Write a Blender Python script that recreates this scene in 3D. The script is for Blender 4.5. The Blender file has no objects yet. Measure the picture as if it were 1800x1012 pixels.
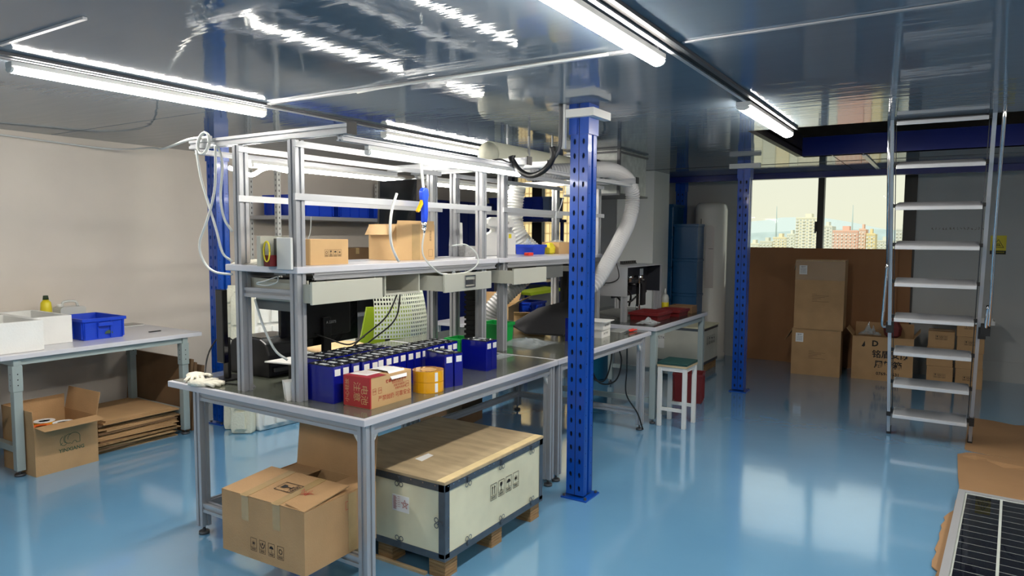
import bpy, bmesh, math, random
from mathutils import Vector, Matrix
random.seed(7)
S = bpy.context.scene
COL = S.collection
PI = math.pi
# ------------------------------------------------------------------ camera
cd = bpy.data.cameras.new('camera'); cam = bpy.data.objects.new('camera', cd); COL.objects.link(cam)
FPX, YAW, PITCH, ROLL = 1218.8, 0.56419, 0.07552, -0.006234
cd.sensor_fit = 'HORIZONTAL'; cd.sensor_width = 36; cd.lens = 36*FPX/1800
fw = Vector((-math.sin(YAW)*math.cos(PITCH), math.cos(YAW)*math.cos(PITCH), -math.sin(PITCH)))
r0 = Vector((math.cos(YAW), math.sin(YAW), 0)); d0 = fw.cross(r0)
rr = r0*math.cos(ROLL)+d0*math.sin(ROLL); dd = -r0*math.sin(ROLL)+d0*math.cos(ROLL)
m = Matrix.Identity(4)
for i in range(3):
    m[i][0] = rr[i]; m[i][1] = -dd[i]; m[i][2] = -fw[i]
m[2][3] = 1.53
cam.matrix_world = m; cd.clip_start = .05; cd.clip_end = 6000
S.camera = cam
# ------------------------------------------------------------------ world, exposure
S.view_settings.view_transform = 'Standard'; S.view_settings.look = 'None'
S.view_settings.exposure = 0.95; S.view_settings.gamma = 1; S.view_settings.use_curve_mapping = False
w = bpy.data.worlds.new('sky'); S.world = w; w.use_nodes = True
wn = w.node_tree.nodes; wl = w.node_tree.links; wn.clear()
wo = wn.new('ShaderNodeOutputWorld'); wb = wn.new('ShaderNodeBackground')
wt = wn.new('ShaderNodeTexCoord'); wx = wn.new('ShaderNodeSeparateXYZ'); wr = wn.new('ShaderNodeValToRGB')
wl.new(wt.outputs['Generated'], wx.inputs[0]); wl.new(wx.outputs['Z'], wr.inputs[0])
wr.color_ramp.elements[0].position = 0.0; wr.color_ramp.elements[0].color = (.90, .87, .68, 1)
wr.color_ramp.elements[1].position = .5; wr.color_ramp.elements[1].color = (.80, .84, .86, 1)
wl.new(wr.outputs[0], wb.inputs[0]); wb.inputs[1].default_value = .55
wl.new(wb.outputs[0], wo.inputs[0])
sun = bpy.data.objects.new('sun', bpy.data.lights.new('sun', 'SUN')); COL.objects.link(sun)   # directional lamp added to brighten the far facades, from behind the building
sun.data.energy = 1.3; sun.data.angle = .2; sun.data.color = (1, .96, .88); sun.rotation_euler = (math.radians(48), 0, math.radians(-12))
LAMP = 62.0     # ceiling battens
TUBE = 25.0      # tubes on the racks
S.cycles.use_denoising = True
S.cycles.max_bounces = 8; S.cycles.diffuse_bounces = 4; S.cycles.glossy_bounces = 4
S.cycles.transparent_max_bounces = 12
S.cycles.sample_clamp_indirect = 6
S.cycles.caustics_reflective = False; S.cycles.caustics_refractive = False

# ------------------------------------------------------------------ materials
MATS = {}
def srgb(c):
    return tuple(((x/255+.055)/1.055)**2.4 if x > 10 else x/255/12.92 for x in c)
def mat(name, rgb, rough=.5, metal=0, noise=0, nscale=8, bump=0, bscale=40, coat=0, emit=0, spec=.5, alpha=1, stretch=None, trans=0, col2=None, ior=None, coatior=1.5):
    if name in MATS: return MATS[name]
    m = bpy.data.materials.new(name); m.use_nodes = True
    n = m.node_tree.nodes; l = m.node_tree.links; p = n['Principled BSDF']
    c = srgb(rgb)
    p.inputs['Base Color'].default_value = (*c, 1); p.inputs['Roughness'].default_value = rough
    p.inputs['Metallic'].default_value = metal; p.inputs['Specular IOR Level'].default_value = spec
    p.inputs['Coat Weight'].default_value = coat; p.inputs['Coat Roughness'].default_value = .08; p.inputs['Coat IOR'].default_value = coatior
    p.inputs['Alpha'].default_value = alpha
    p.inputs['Transmission Weight'].default_value = trans
    if ior: p.inputs['IOR'].default_value = ior
    tc = n.new('ShaderNodeTexCoord'); mp = n.new('ShaderNodeMapping'); l.new(tc.outputs['Object'], mp.inputs[0])
    if stretch: mp.inputs['Scale'].default_value = stretch
    if noise or col2:
        nz = n.new('ShaderNodeTexNoise'); nz.inputs['Scale'].default_value = nscale; nz.inputs['Detail'].default_value = 5
        l.new(mp.outputs[0], nz.inputs['Vector'])
        rp = n.new('ShaderNodeValToRGB'); l.new(nz.outputs['Fac'], rp.inputs[0])
        rp.color_ramp.elements[0].position = .3; rp.color_ramp.elements[1].position = .7
        a = srgb(col2) if col2 else tuple(x*(1-noise) for x in c)
        b = c if col2 else tuple(min(1, x*(1+noise)) for x in c)
        rp.color_ramp.elements[0].color = (*a, 1); rp.color_ramp.elements[1].color = (*b, 1)
        l.new(rp.outputs[0], p.inputs['Base Color'])
    if bump:
        nb = n.new('ShaderNodeTexNoise'); nb.inputs['Scale'].default_value = bscale; nb.inputs['Detail'].default_value = 3
        l.new(mp.outputs[0], nb.inputs['Vector'])
        bp = n.new('ShaderNodeBump'); bp.inputs['Strength'].default_value = bump; bp.inputs['Distance'].default_value = .01
        l.new(nb.outputs['Fac'], bp.inputs['Height']); l.new(bp.outputs[0], p.inputs['Normal'])
        if coat: l.new(bp.outputs[0], p.inputs['Coat Normal'])
    if emit:
        p.inputs['Emission Color'].default_value = (*c, 1); p.inputs['Emission Strength'].default_value = emit
    MATS[name] = m
    return m
M = lambda k: MATS[k]
mat('alu', (178, 180, 184), .38, .45, noise=.05, nscale=3)
mat('alu_dark', (84, 86, 90), .45, .5)
mat('alu_bright', (206, 208, 211), .3, .5)
mat('white_paint', (214, 214, 210), .45)
mat('greenish_steel', (150, 162, 160), .4, coat=.2)
mat('blue_paint', (4, 68, 162), .32, coat=.35, noise=.12, nscale=5)
mat('blue_beam', (16, 34, 112), .35, coat=.3)
mat('dark_gap', (14, 15, 18), .8)
mat('cardboard', (176, 140, 98), .8, noise=.10, nscale=5, bump=.15, bscale=120)
mat('cardboard_tan', (196, 160, 112), .75, noise=.07, nscale=5)
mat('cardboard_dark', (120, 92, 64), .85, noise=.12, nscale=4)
mat('cardboard_edge', (150, 118, 80), .9, noise=.3, nscale=40)
mat('tape_clear', (178, 150, 104), .18, noise=.1, nscale=14, coat=.6)
mat('ink', (28, 24, 22), .7)
mat('ink_brown', (96, 70, 50), .8)
mat('ink_red', (170, 42, 32), .7)
mat('ink_green', (60, 84, 58), .7)
mat('paper', (232, 232, 230), .6)
mat('white_plastic', (226, 226, 222), .35)
mat('grey_label', (200, 204, 206), .5)
mat('cell_blue', (10, 20, 132), .22, coat=.4)
mat('cell_top', (24, 25, 27), .35)
mat('terminal', (190, 192, 190), .25, 1)
mat('bin_blue', (24, 66, 196), .35)
mat('bin_blue_dark', (14, 48, 160), .35)
mat('black_plastic', (16, 16, 18), .4)
mat('screen_black', (6, 7, 9), .18, coat=.5)
mat('rubber', (18, 18, 19), .7)
mat('foam_white', (228, 228, 224), .85, bump=.15, bscale=90, noise=.02)
mat('foam_cream', (222, 220, 200), .85, bump=.5, bscale=60)
mat('table_white', (206, 206, 212), .3, coat=.2)
mat('mat_olive', (84, 88, 78), .22, coat=.55, noise=.12, nscale=3)
mat('mat_edge', (190, 190, 196), .35)
mat('mat_dark', (42, 50, 48), .25, coat=.4)
mat('drawer_beige', (188, 188, 174), .45)
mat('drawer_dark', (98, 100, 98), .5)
mat('chrome', (215, 215, 218), .12, 1)
mat('cream_pipe', (206, 206, 186), .7, bump=.3, bscale=30)
mat('hose_grey', (178, 178, 178), .5)
mat('hose_white', (210, 210, 206), .5)
mat('duct_metal', (160, 164, 162), .4, .4, noise=.25, nscale=12)
mat('cable_white', (214, 216, 212), .45)
mat('cable_black', (16, 16, 17), .4)
mat('yellow', (226, 208, 40), .4)
mat('amber', (232, 168, 12), .12, coat=.9)
mat('orange', (238, 96, 30), .35)
mat('plywood', (176, 156, 122), .65, noise=.16, nscale=6, stretch=(1, 4, 1))
mat('plywood_side', (220, 215, 184), .6, noise=.12, nscale=4)
mat('ply_light', (222, 200, 150), .6, noise=.1, nscale=10)
mat('galv', (104, 112, 120), .42, .7, noise=.1, nscale=20)
mat('pallet_wood', (150, 116, 76), .8, noise=.3, nscale=9, stretch=(1, 1, 12))
mat('teal_plastic', (12, 70, 112), .35)
mat('teal_bucket', (28, 110, 140), .4)
mat('ac_white', (208, 205, 196), .25, coat=.5)
mat('red_plastic', (104, 26, 28), .45)
mat('red_box', (168, 40, 44), .45, noise=.12, nscale=8, coat=.3)
mat('green_plastic', (20, 158, 70), .4)
mat('lime', (166, 190, 40), .5)
mat('mesh_white', (226, 232, 214), .6)
mat('peach', (232, 196, 146), .55, noise=.08)
mat('glove', (226, 222, 206), .9, bump=.5, bscale=120)
mat('black_foam', (40, 40, 42), .75)
mat('clear_film', (205, 215, 218), .10, alpha=.22, coat=.5)
mat('clear_plastic', (214, 218, 214), .2, alpha=.6)
mat('solar_cell', (14, 14, 30), .2, coat=.3)
mat('sign_yellow', (214, 196, 24), .45)
mat('seat_green', (30, 66, 62), .5)
mat('crate_white', (196, 196, 184), .55, noise=.08, nscale=5)
mat('window_frame', (46, 42, 36), .45)
mat('loft_dark', (40, 34, 28), .8)
mat('lamp_glow', (255, 248, 238), .5, emit=LAMP)
mat('tube_glow', (255, 251, 240), .5, emit=TUBE)
mat('wall_paint', (216, 207, 196), .75, noise=.04, nscale=2, bump=.05, bscale=30)
mat('wall_back', (180, 181, 178), .75, noise=.03, nscale=2)
mat('pillar_paint', (206, 208, 204), .7)
mat('board_brown', (150, 106, 70), .8, noise=.06, nscale=2, stretch=(3, 1, 1))

def floor_material():
    m = bpy.data.materials.new('floor_epoxy'); m.use_nodes = True
    n = m.node_tree.nodes; l = m.node_tree.links; p = n['Principled BSDF']
    tc = n.new('ShaderNodeTexCoord')
    nz = n.new('ShaderNodeTexNoise'); nz.inputs['Scale'].default_value = .9; nz.inputs['Detail'].default_value = 4
    l.new(tc.outputs['Object'], nz.inputs['Vector'])
    rp = n.new('ShaderNodeValToRGB'); l.new(nz.outputs['Fac'], rp.inputs[0])
    rp.color_ramp.elements[0].position = .3; rp.color_ramp.elements[0].color = (*srgb((100, 152, 190)), 1)
    rp.color_ramp.elements[1].position = .7; rp.color_ramp.elements[1].color = (*srgb((110, 162, 198)), 1)
    # scuffs and specks: wear with a shape of its own
    n2 = n.new('ShaderNodeTexNoise'); n2.inputs['Scale'].default_value = 55; n2.inputs['Detail'].default_value = 2
    l.new(tc.outputs['Object'], n2.inputs['Vector'])
    r2 = n.new('ShaderNodeValToRGB'); l.new(n2.outputs['Fac'], r2.inputs[0])
    r2.color_ramp.elements[0].position = .18; r2.color_ramp.elements[0].color = (.1, .12, .13, 1)
    r2.color_ramp.elements[1].position = .225; r2.color_ramp.elements[1].color = (1, 1, 1, 1)
    mx = n.new('ShaderNodeMix'); mx.data_type = 'RGBA'; mx.blend_type = 'MULTIPLY'; mx.inputs['Factor'].default_value = .8
    l.new(rp.outputs[0], mx.inputs['A']); l.new(r2.outputs[0], mx.inputs['B'])
    l.new(mx.outputs['Result'], p.inputs['Base Color'])
    p.inputs['Roughness'].default_value = .16; p.inputs['Specular IOR Level'].default_value = .8
    p.inputs['Coat Weight'].default_value = 1; p.inputs['Coat Roughness'].default_value = .085; p.inputs['Coat IOR'].default_value = 1.75
    nb = n.new('ShaderNodeTexNoise'); nb.inputs['Scale'].default_value = 9; nb.inputs['Detail'].default_value = 6
    l.new(tc.outputs['Object'], nb.inputs['Vector'])
    bp = n.new('ShaderNodeBump'); bp.inputs['Strength'].default_value = .12; bp.inputs['Distance'].default_value = .004
    l.new(nb.outputs['Fac'], bp.inputs['Height']); l.new(bp.outputs[0], p.inputs['Normal']); l.new(bp.outputs[0], p.inputs['Coat Normal'])
    MATS['floor_epoxy'] = m
floor_material()
def ceiling_material():
    m = bpy.data.materials.new('ceiling_gloss'); m.use_nodes = True
    n = m.node_tree.nodes; l = m.node_tree.links; p = n['Principled BSDF']
    tc = n.new('ShaderNodeTexCoord'); mp = n.new('ShaderNodeMapping'); mp.inputs['Scale'].default_value = (1.0, 9.0, 1)
    mp.inputs['Rotation'].default_value = (0, 0, 0)
    l.new(tc.outputs['Object'], mp.inputs[0])
    p.inputs['Base Color'].default_value = (*srgb((106, 119, 131)), 1)
    p.inputs['Metallic'].default_value = .0; p.inputs['Specular IOR Level'].default_value = .0
    p.inputs['Roughness'].default_value = .2; p.inputs['Coat Weight'].default_value = .85; p.inputs['Coat Roughness'].default_value = .045
    p.inputs['Coat IOR'].default_value = 1.58
    nb = n.new('ShaderNodeTexNoise'); nb.inputs['Scale'].default_value = 1.6; nb.inputs['Detail'].default_value = 3
    l.new(mp.outputs[0], nb.inputs['Vector'])
    bp = n.new('ShaderNodeBump'); bp.inputs['Strength'].default_value = .25; bp.inputs['Distance'].default_value = .005
    l.new(nb.outputs['Fac'], bp.inputs['Height'])
    l.new(bp.outputs[0], p.inputs['Normal']); l.new(bp.outputs[0], p.inputs['Coat Normal'])
    MATS['ceiling_gloss'] = m
ceiling_material()
def glass_material():
    m = bpy.data.materials.new('window_glass'); m.use_nodes = True
    n = m.node_tree.nodes; l = m.node_tree.links; n.clear()
    o = n.new('ShaderNodeOutputMaterial'); t = n.new('ShaderNodeBsdfTransparent'); g = n.new('ShaderNodeBsdfGlossy')
    t.inputs[0].default_value = (.96, .98, .97, 1); g.inputs['Roughness'].default_value = .02
    mx = n.new('ShaderNodeMixShader'); f = n.new('ShaderNodeLayerWeight'); pw = n.new('ShaderNodeMath'); pw.operation = 'POWER'; pw.inputs[1].default_value = 5
    ml = n.new('ShaderNodeMath'); ml.operation = 'MULTIPLY_ADD'; ml.inputs[1].default_value = .6; ml.inputs[2].default_value = .005
    l.new(f.outputs['Facing'], pw.inputs[0]); l.new(pw.outputs[0], ml.inputs[0]); l.new(ml.outputs[0], mx.inputs[0]); l.new(t.outputs[0], mx.inputs[1]); l.new(g.outputs[0], mx.inputs[2]); l.new(mx.outputs[0], o.inputs[0])
    MATS['window_glass'] = m
glass_material()

# ------------------------------------------------------------------ geometry helpers
def BM(): return bmesh.new()
def hexa(b, P):
    v = [b.verts.new(p) for p in P]
    for f in ((3, 2, 1, 0), (4, 5, 6, 7), (0, 1, 5, 4), (1, 2, 6, 5), (2, 3, 7, 6), (3, 0, 4, 7)):
        b.faces.new([v[i] for i in f])
def bx(b, x0, x1, y0, y1, z0, z1):
    hexa(b, [(x0, y0, z0), (x1, y0, z0), (x1, y1, z0), (x0, y1, z0), (x0, y0, z1), (x1, y0, z1), (x1, y1, z1), (x0, y1, z1)])
    return b
def frame_of(o, u, v):
    u = Vector(u).normalized(); v = Vector(v).normalized(); n = u.cross(v)
    return Vector(o), u, v, n
def prism(b, pts, o, u, v, h, h0=0.0):
    """extrude 2D polygon pts (in plane o,u,v) along u x v from h0 to h"""
    o, u, v, n = frame_of(o, u, v)
    lo = [b.verts.new(o+u*p[0]+v*p[1]+n*h0) for p in pts]; hi = [b.verts.new(o+u*p[0]+v*p[1]+n*h) for p in pts]
    k = len(pts)
    b.faces.new(lo[::-1]); b.faces.new(hi)
    for i in range(k): b.faces.new((lo[i], lo[(i+1) % k], hi[(i+1) % k], hi[i]))
def circ(r, n=12, cx=0, cy=0, ry=None):
    ry = ry or r
    return [(cx+r*math.cos(2*PI*i/n), cy+ry*math.sin(2*PI*i/n)) for i in range(n)]
def rect(x0, y0, x1, y1): return [(x0, y0), (x1, y0), (x1, y1), (x0, y1)]
def rrect(x0, y0, x1, y1, r, k=3):
    out = []
    for cx, cy, a in ((x1-r, y0+r, -90), (x1-r, y1-r, 0), (x0+r, y1-r, 90), (x0+r, y0+r, 180)):
        for i in range(k+1):
            t = math.radians(a+90*i/k); out.append((cx+r*math.cos(t), cy+r*math.sin(t)))
    return out
def cyl(b, p, axis, r, h, n=14, r2=None):
    axis = Vector(axis).normalized(); u = axis.orthogonal().normalized(); v = axis.cross(u)
    p = Vector(p); r2 = r if r2 is None else r2
    lo = [b.verts.new(p+u*r*math.cos(2*PI*i/n)+v*r*math.sin(2*PI*i/n)) for i in range(n)]
    hi = [b.verts.new(p+axis*h+u*r2*math.cos(2*PI*i/n)+v*r2*math.sin(2*PI*i/n)) for i in range(n)]
    b.faces.new(lo[::-1]); b.faces.new(hi)
    for i in range(n):
        f = b.faces.new((lo[i], lo[(i+1) % n], hi[(i+1) % n], hi[i])); f.smooth = n > 8
def lathe(b, prof, base, n=20, axis=(0, 0, 1), smooth=True):
    axis = Vector(axis).normalized(); u = axis.orthogonal().normalized(); v = axis.cross(u); base = Vector(base)
    rings = []
    for r, z in prof:
        rings.append([b.verts.new(base+axis*z+(u*math.cos(2*PI*i/n)+v*math.sin(2*PI*i/n))*max(r, .0005)) for i in range(n)])
    for a, c in zip(rings, rings[1:]):
        for i in range(n):
            f = b.faces.new((a[i], a[(i+1) % n], c[(i+1) % n], c[i])); f.smooth = smooth
    b.faces.new(rings[0][::-1]); b.faces.new(rings[-1])
def spline(pts, k=6):
    P = [Vector(p) for p in pts]; P = [2*P[0]-P[1]]+P+[2*P[-1]-P[-2]]
    out = []
    for i in range(1, len(P)-2):
        for j in range(k):
            t = j/k
            out.append(.5*((2*P[i])+(-P[i-1]+P[i+1])*t+(2*P[i-1]-5*P[i]+4*P[i+1]-P[i+2])*t*t+(-P[i-1]+3*P[i]-3*P[i+1]+P[i+2])*t**3))
    out.append(P[-2])
    return out
def tube(b, path, r, n=8, radii=None, smooth=True):
    path = [Vector(p) for p in path]; rings = []; up = None
    for i, p in enumerate(path):
        t = (path[min(i+1, len(path)-1)]-path[max(i-1, 0)]).normalized()
        if up is None: up = t.orthogonal().normalized()
        up = (up-t*up.dot(t)).normalized(); s = t.cross(up); q = radii[i] if radii else r
        rings.append([b.verts.new(p+(up*math.cos(2*PI*k/n)+s*math.sin(2*PI*k/n))*q) for k in range(n)])
    for a, c in zip(rings, rings[1:]):
        for i in range(n):
            f = b.faces.new((a[i], a[(i+1) % n], c[(i+1) % n], c[i])); f.smooth = smooth
    b.faces.new(rings[0][::-1]); b.faces.new(rings[-1])
def bellows(b, pts, r, pitch=.024, depth=.009, n=20):
    sp = spline(pts, 16); L = [0]
    for a, c in zip(sp, sp[1:]): L.append(L[-1]+(c-a).length)
    tot = L[-1]; k = int(tot/(pitch/2)); path = []; j = 0
    for i in range(k+1):
        s = tot*i/k
        while j < len(L)-2 and L[j+1] < s: j += 1
        t = (s-L[j])/max(L[j+1]-L[j], 1e-6); path.append(sp[j].lerp(sp[j+1], t))
    tube(b, path, r, n, [r if i % 2 else r-depth for i in range(len(path))], smooth=False)
def bar(b, p0, p1, w=.045, h=.045, slot=True):
    """aluminium extrusion from p0 to p1 with a groove in each face"""
    p0 = Vector(p0); p1 = Vector(p1); a = (p1-p0).normalized()
    v = Vector((0, 0, 1)) if abs(a.z) < .9 else Vector((0, 1, 0)); u = v.cross(a).normalized(); v = a.cross(u).normalized()
    W, H = w/2, h/2; g = .0065; d = .007
    if slot:
        pts = [(-W, -H), (-g, -H), (-g, -H+d), (g, -H+d), (g, -H), (W, -H), (W, -g), (W-d, -g), (W-d, g), (W, g), (W, H), (g, H), (g, H-d), (-g, H-d), (-g, H), (-W, H), (-W, g), (-W+d, g), (-W+d, -g), (-W, -g)]
    else: pts = rect(-W, -H, W, H)
    lo = [b.verts.new(p0+u*x+v*y) for x, y in pts]; hi = [b.verts.new(p1+u*x+v*y) for x, y in pts]; k = len(pts)
    b.faces.new(lo[::-1]); b.faces.new(hi)
    for i in range(k): b.faces.new((lo[i], lo[(i+1) % k], hi[(i+1) % k], hi[i]))

# ------------------------------------------------------------------ object helpers
MX = {}
def obj(name, b, m, parent=None, local=False, bevel=0, kind=None, label=None):
    me = bpy.data.meshes.new(name)
    bmesh.ops.recalc_face_normals(b, faces=b.faces[:])
    b.to_mesh(me); b.free()
    for k in (m if isinstance(m, (list, tuple)) else [m]): me.materials.append(M(k))
    o = bpy.data.objects.new(name, me); COL.objects.link(o)
    if parent is not None:
        o.parent = parent
        if not local: me.transform(MX[parent.name].inverted())
        MX[o.name] = MX[parent.name]
    else: MX[o.name] = Matrix.Identity(4)
    if bevel:
        q = o.modifiers.new('bevel', 'BEVEL'); q.width = bevel; q.segments = 2; q.limit_method = 'ANGLE'
    if kind: o['kind'] = kind
    if label: o['label'] = label
    return o
def thing(name, label, cat, loc=(0, 0, 0), rz=0, group=None):
    o = bpy.data.objects.new(name, None); COL.objects.link(o)
    o.location = loc; o.rotation_euler = (0, 0, rz); o.empty_display_size = .05
    o['label'] = label; o['category'] = cat
    if group: o['group'] = group
    MX[o.name] = Matrix.Translation(Vector(loc)) @ Matrix.Rotation(rz, 4, 'Z')
    return o
def tag(o, label, cat, group=None):
    o['label'] = label; o['category'] = cat
    if group: o['group'] = group
    return o
def single(name, b, m, label, cat, group=None, loc=None, bevel=0):
    """a thing that is one mesh; origin moved to loc"""
    o = obj(name, b, m, bevel=bevel)
    if loc is None:
        vs = [v.co for v in o.data.vertices]
        loc = (sum(v.x for v in vs)/len(vs), sum(v.y for v in vs)/len(vs), min(v.z for v in vs))
    o.data.transform(Matrix.Translation(-Vector(loc))); o.location = loc; MX[o.name] = Matrix.Translation(Vector(loc))
    return tag(o, label, cat, group)
def struct(name, b, m, parent=None):
    o = obj(name, b, m, parent)
    if parent is None: o['kind'] = 'structure'
    return o
def sroot(name):
    o = bpy.data.objects.new(name, None); COL.objects.link(o); o['kind'] = 'structure'; MX[o.name] = Matrix.Identity(4)
    return o
def dup(root, loc, rz=None, label=None, group=None):
    r = root.copy(); COL.objects.link(r); r.location = loc
    if rz is not None: r.rotation_euler = (0, 0, rz)
    if label: r['label'] = label
    if group: r['group'] = group
    MX[r.name] = Matrix.Translation(Vector(loc)) @ Matrix.Rotation(r.rotation_euler[2], 4, 'Z')
    for ch in list(root.children):
        c = ch.copy(); COL.objects.link(c); c.parent = r
        for g in ch.children:
            d = g.copy(); COL.objects.link(d); d.parent = c
    return r
def text(b, s, size, o, u, v, depth=.0006, align='CENTER', bold=0):
    """flat lettering added to bmesh b; o centre, u reading direction, v up"""
    cu = bpy.data.curves.new('t', 'FONT'); cu.body = s; cu.size = size; cu.align_x = align; cu.align_y = 'CENTER'; cu.offset = bold
    cu.resolution_u = 2
    ob = bpy.data.objects.new('t', cu); COL.objects.link(ob)
    dg = bpy.context.evaluated_depsgraph_get(); me = bpy.data.meshes.new_from_object(ob.evaluated_get(dg))
    o, u, v, n = frame_of(o, u, v)
    mt = Matrix.Identity(4)
    for i in range(3): mt[i][0] = u[i]; mt[i][1] = v[i]; mt[i][2] = n[i]; mt[i][3] = o[i]+n[i]*depth
    me.transform(mt); b.from_mesh(me)
    bpy.data.objects.remove(ob); bpy.data.curves.remove(cu); bpy.data.meshes.remove(me)
def flat(b, pts, o, u, v, d=.0006):
    o, u, v, n = frame_of(o, u, v)
    b.faces.new([b.verts.new(o+u*x+v*y+n*d) for x, y in pts])
def line(b, a, c, wd, o, u, v, d=.0006):
    dx, dy = c[0]-a[0], c[1]-a[1]; L = math.hypot(dx, dy) or 1; px, py = -dy/L*wd/2, dx/L*wd/2
    flat(b, [(a[0]-px, a[1]-py), (c[0]-px, c[1]-py), (c[0]+px, c[1]+py), (a[0]+px, a[1]+py)], o, u, v, d)
def outline(b, x0, y0, x1, y1, wd, o, u, v, d=.0006):
    for a, c in (((x0, y0), (x1, y0)), ((x1, y0), (x1, y1)), ((x1, y1), (x0, y1)), ((x0, y1), (x0, y0))): line(b, a, c, wd, o, u, v, d)
def arc(b, cx, cy, r, a0, a1, wd, o, u, v, k=8, ry=None):
    ry = ry or r
    P = [(cx+r*math.cos(math.radians(a0+(a1-a0)*i/k)), cy+ry*math.sin(math.radians(a0+(a1-a0)*i/k))) for i in range(k+1)]
    for p, q in zip(P, P[1:]): line(b, p, q, wd, o, u, v)
def icon(b, kind, o, u, v, s):
    """shipping mark, s wide, 1.5 s tall, o at its centre"""
    o = Vector(o); u = Vector(u).normalized(); v = Vector(v).normalized(); t = s*.05
    outline(b, -s*.5, -s*.75, s*.5, s*.75, t, o, u, v)
    line(b, (-s*.5, -s*.35), (s*.5, -s*.35), t*.7, o, u, v)
    for i in range(4):
        outline(b, -s*.34+i*s*.18, -s*.62, -s*.22+i*s*.18, -s*.46, t*.8, o, u, v)
    if kind == 'up':
        for x in (-.18, .18):
            line(b, (x*s, -s*.25), (x*s, s*.4), s*.09, o, u, v); flat(b, [((x-.12)*s, s*.38), ((x+.12)*s, s*.38), (x*s, s*.6)], o, u, v)
    elif kind == 'glass':
        flat(b, [(-s*.2, s*.55), (-s*.2, s*.3), (-s*.05, s*.12), (s*.05, s*.12), (s*.2, s*.3), (s*.2, s*.55)][::-1], o, u, v)
        line(b, (0, s*.14), (0, -s*.2), s*.07, o, u, v); flat(b, rect(-s*.2, -s*.27, s*.2, -s*.19), o, u, v)
    elif kind == 'umbrella':
        flat(b, [(s*.34*math.cos(math.radians(a)), s*.12+s*.34*math.sin(math.radians(a))) for a in range(0, 181, 20)], o, u, v)
        line(b, (0, s*.15), (0, -s*.2), s*.05, o, u, v); arc(b, s*.06, -s*.2, s*.06, 180, 360, s*.05, o, u, v, 5)
    elif kind == 'recycle':
        for k in range(3):
            a = 90+120*k; arc(b, 0, s*.15, s*.26, a-45, a+35, s*.1, o, u, v, 5)
            c = math.radians(a+42); e = math.radians(a+75)
            flat(b, [(s*.16*math.cos(c), s*.15+s*.16*math.sin(c)), (s*.38*math.cos(c), s*.15+s*.38*math.sin(c)), (s*.27*math.cos(e), s*.15+s*.27*math.sin(e))], o, u, v)
    elif kind == 'hands':
        flat(b, [(-s*.1, s*.5), (-s*.1, s*.2), (s*.1, s*.2), (s*.1, s*.5)][::-1], o, u, v)
        for q in (-1, 1):
            line(b, (q*s*.35, s*.4), (q*s*.28, s*.05), s*.12, o, u, v); line(b, (q*s*.28, s*.08), (q*s*.05, -s*.18), s*.12, o, u, v)
    else:   # no stepping / no hooks
        for a in (40, 140, 90, 0):
            c, q = math.cos(math.radians(a)), math.sin(math.radians(a)); line(b, (-c*s*.3, s*.15-q*s*.3), (c*s*.3, s*.15+q*s*.3), s*.06, o, u, v)
        flat(b, circ(s*.12, 8, 0, s*.15), o, u, v)

# ================================================================== THE ROOM
CZ = 2.27; XL = -5.82; YB = 9.0; XR = 4.2; YF = -3.6; TOP = 4.2
struct('floor', bx(BM(), XL, XR, YF, YB, -.1, 0), 'floor_epoxy')
struct('wall_left', bx(BM(), XL-.2, XL, YF-.2, YB+.2, -.1, TOP), 'wall_paint')
struct('wall_right', bx(BM(), XR, XR+.2, YF-.2, YB+.2, -.1, TOP), 'wall_paint')
struct('wall_front', bx(BM(), XL, XR, YF-.2, YF, -.1, TOP), 'wall_paint')
struct('roof', bx(BM(), XL-.2, XR+.2, YF-.2, YB+.2, TOP, TOP+.15), 'loft_dark')
# back wall with two windows: the left one X -5.78..-4.8, the right one X -2.25..-.39
W1 = (-5.72, -4.62, .92, 2.95); W2 = (-2.30, -.43, .92, 2.34)
b = BM()
xs = [XL, W1[0], W1[1], W2[0], W2[1], XR]
for i in (0, 2, 4): bx(b, xs[i], xs[i+1], YB, YB+.2, -.1, TOP)
for W in (W1, W2):
    bx(b, W[0], W[1], YB, YB+.2, -.1, W[2]); bx(b, W[0], W[1], YB, YB+.2, W[3], TOP)
struct('wall_back', b, 'wall_back')
def window(name, W, mull, wd=.09):
    r = sroot(name); f = BM(); z0, z1 = W[2], W[3]; t = .05
    bx(f, W[0], W[0]+t, YB+.02, YB+.1, z0, z1); bx(f, W[1]-t, W[1], YB+.02, YB+.1, z0, z1)
    bx(f, W[0]+t, W[1]-t, YB+.02, YB+.1, z0, z0+t); bx(f, W[0]+t, W[1]-t, YB+.02, YB+.1, z1-t, z1)
    obj('window_frame', f, 'window_frame', r)
    e = [W[0]+t]
    for x in mull:
        obj('mullion', bx(BM(), x-wd/2, x+wd/2, YB+.0, YB+.1, z0+t, z1-t), 'window_frame', r); e += [x-wd/2, x+wd/2]
    e.append(W[1]-t)
    for i in range(0, len(e), 2):
        obj('pane', bx(BM(), e[i], e[i+1], YB+.055, YB+.061, z0+t, z1-t), 'window_glass', r)
    return r
wa = window('window_1', W1, [-5.265], .17)
wc = window('window_2', W2, [-1.345], .07)
h = BM(); bx(h, -1.40, -1.375, YB-.03, YB, 1.60, 1.72); bx(h, -1.395, -1.38, YB-.055, YB-.03, 1.58, 1.64)
obj('window_latch', h, 'black_plastic', wc)
# dark reveal strip right of the right window
struct('trim_1', bx(BM(), -.43, -.352, YB-.02, YB, 0, CZ), 'window_frame')
# concrete pillar
struct('pillar', bx(BM(), -3.33, -2.88, 7.55, 8.05, 0, TOP), 'pillar_paint')
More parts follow.
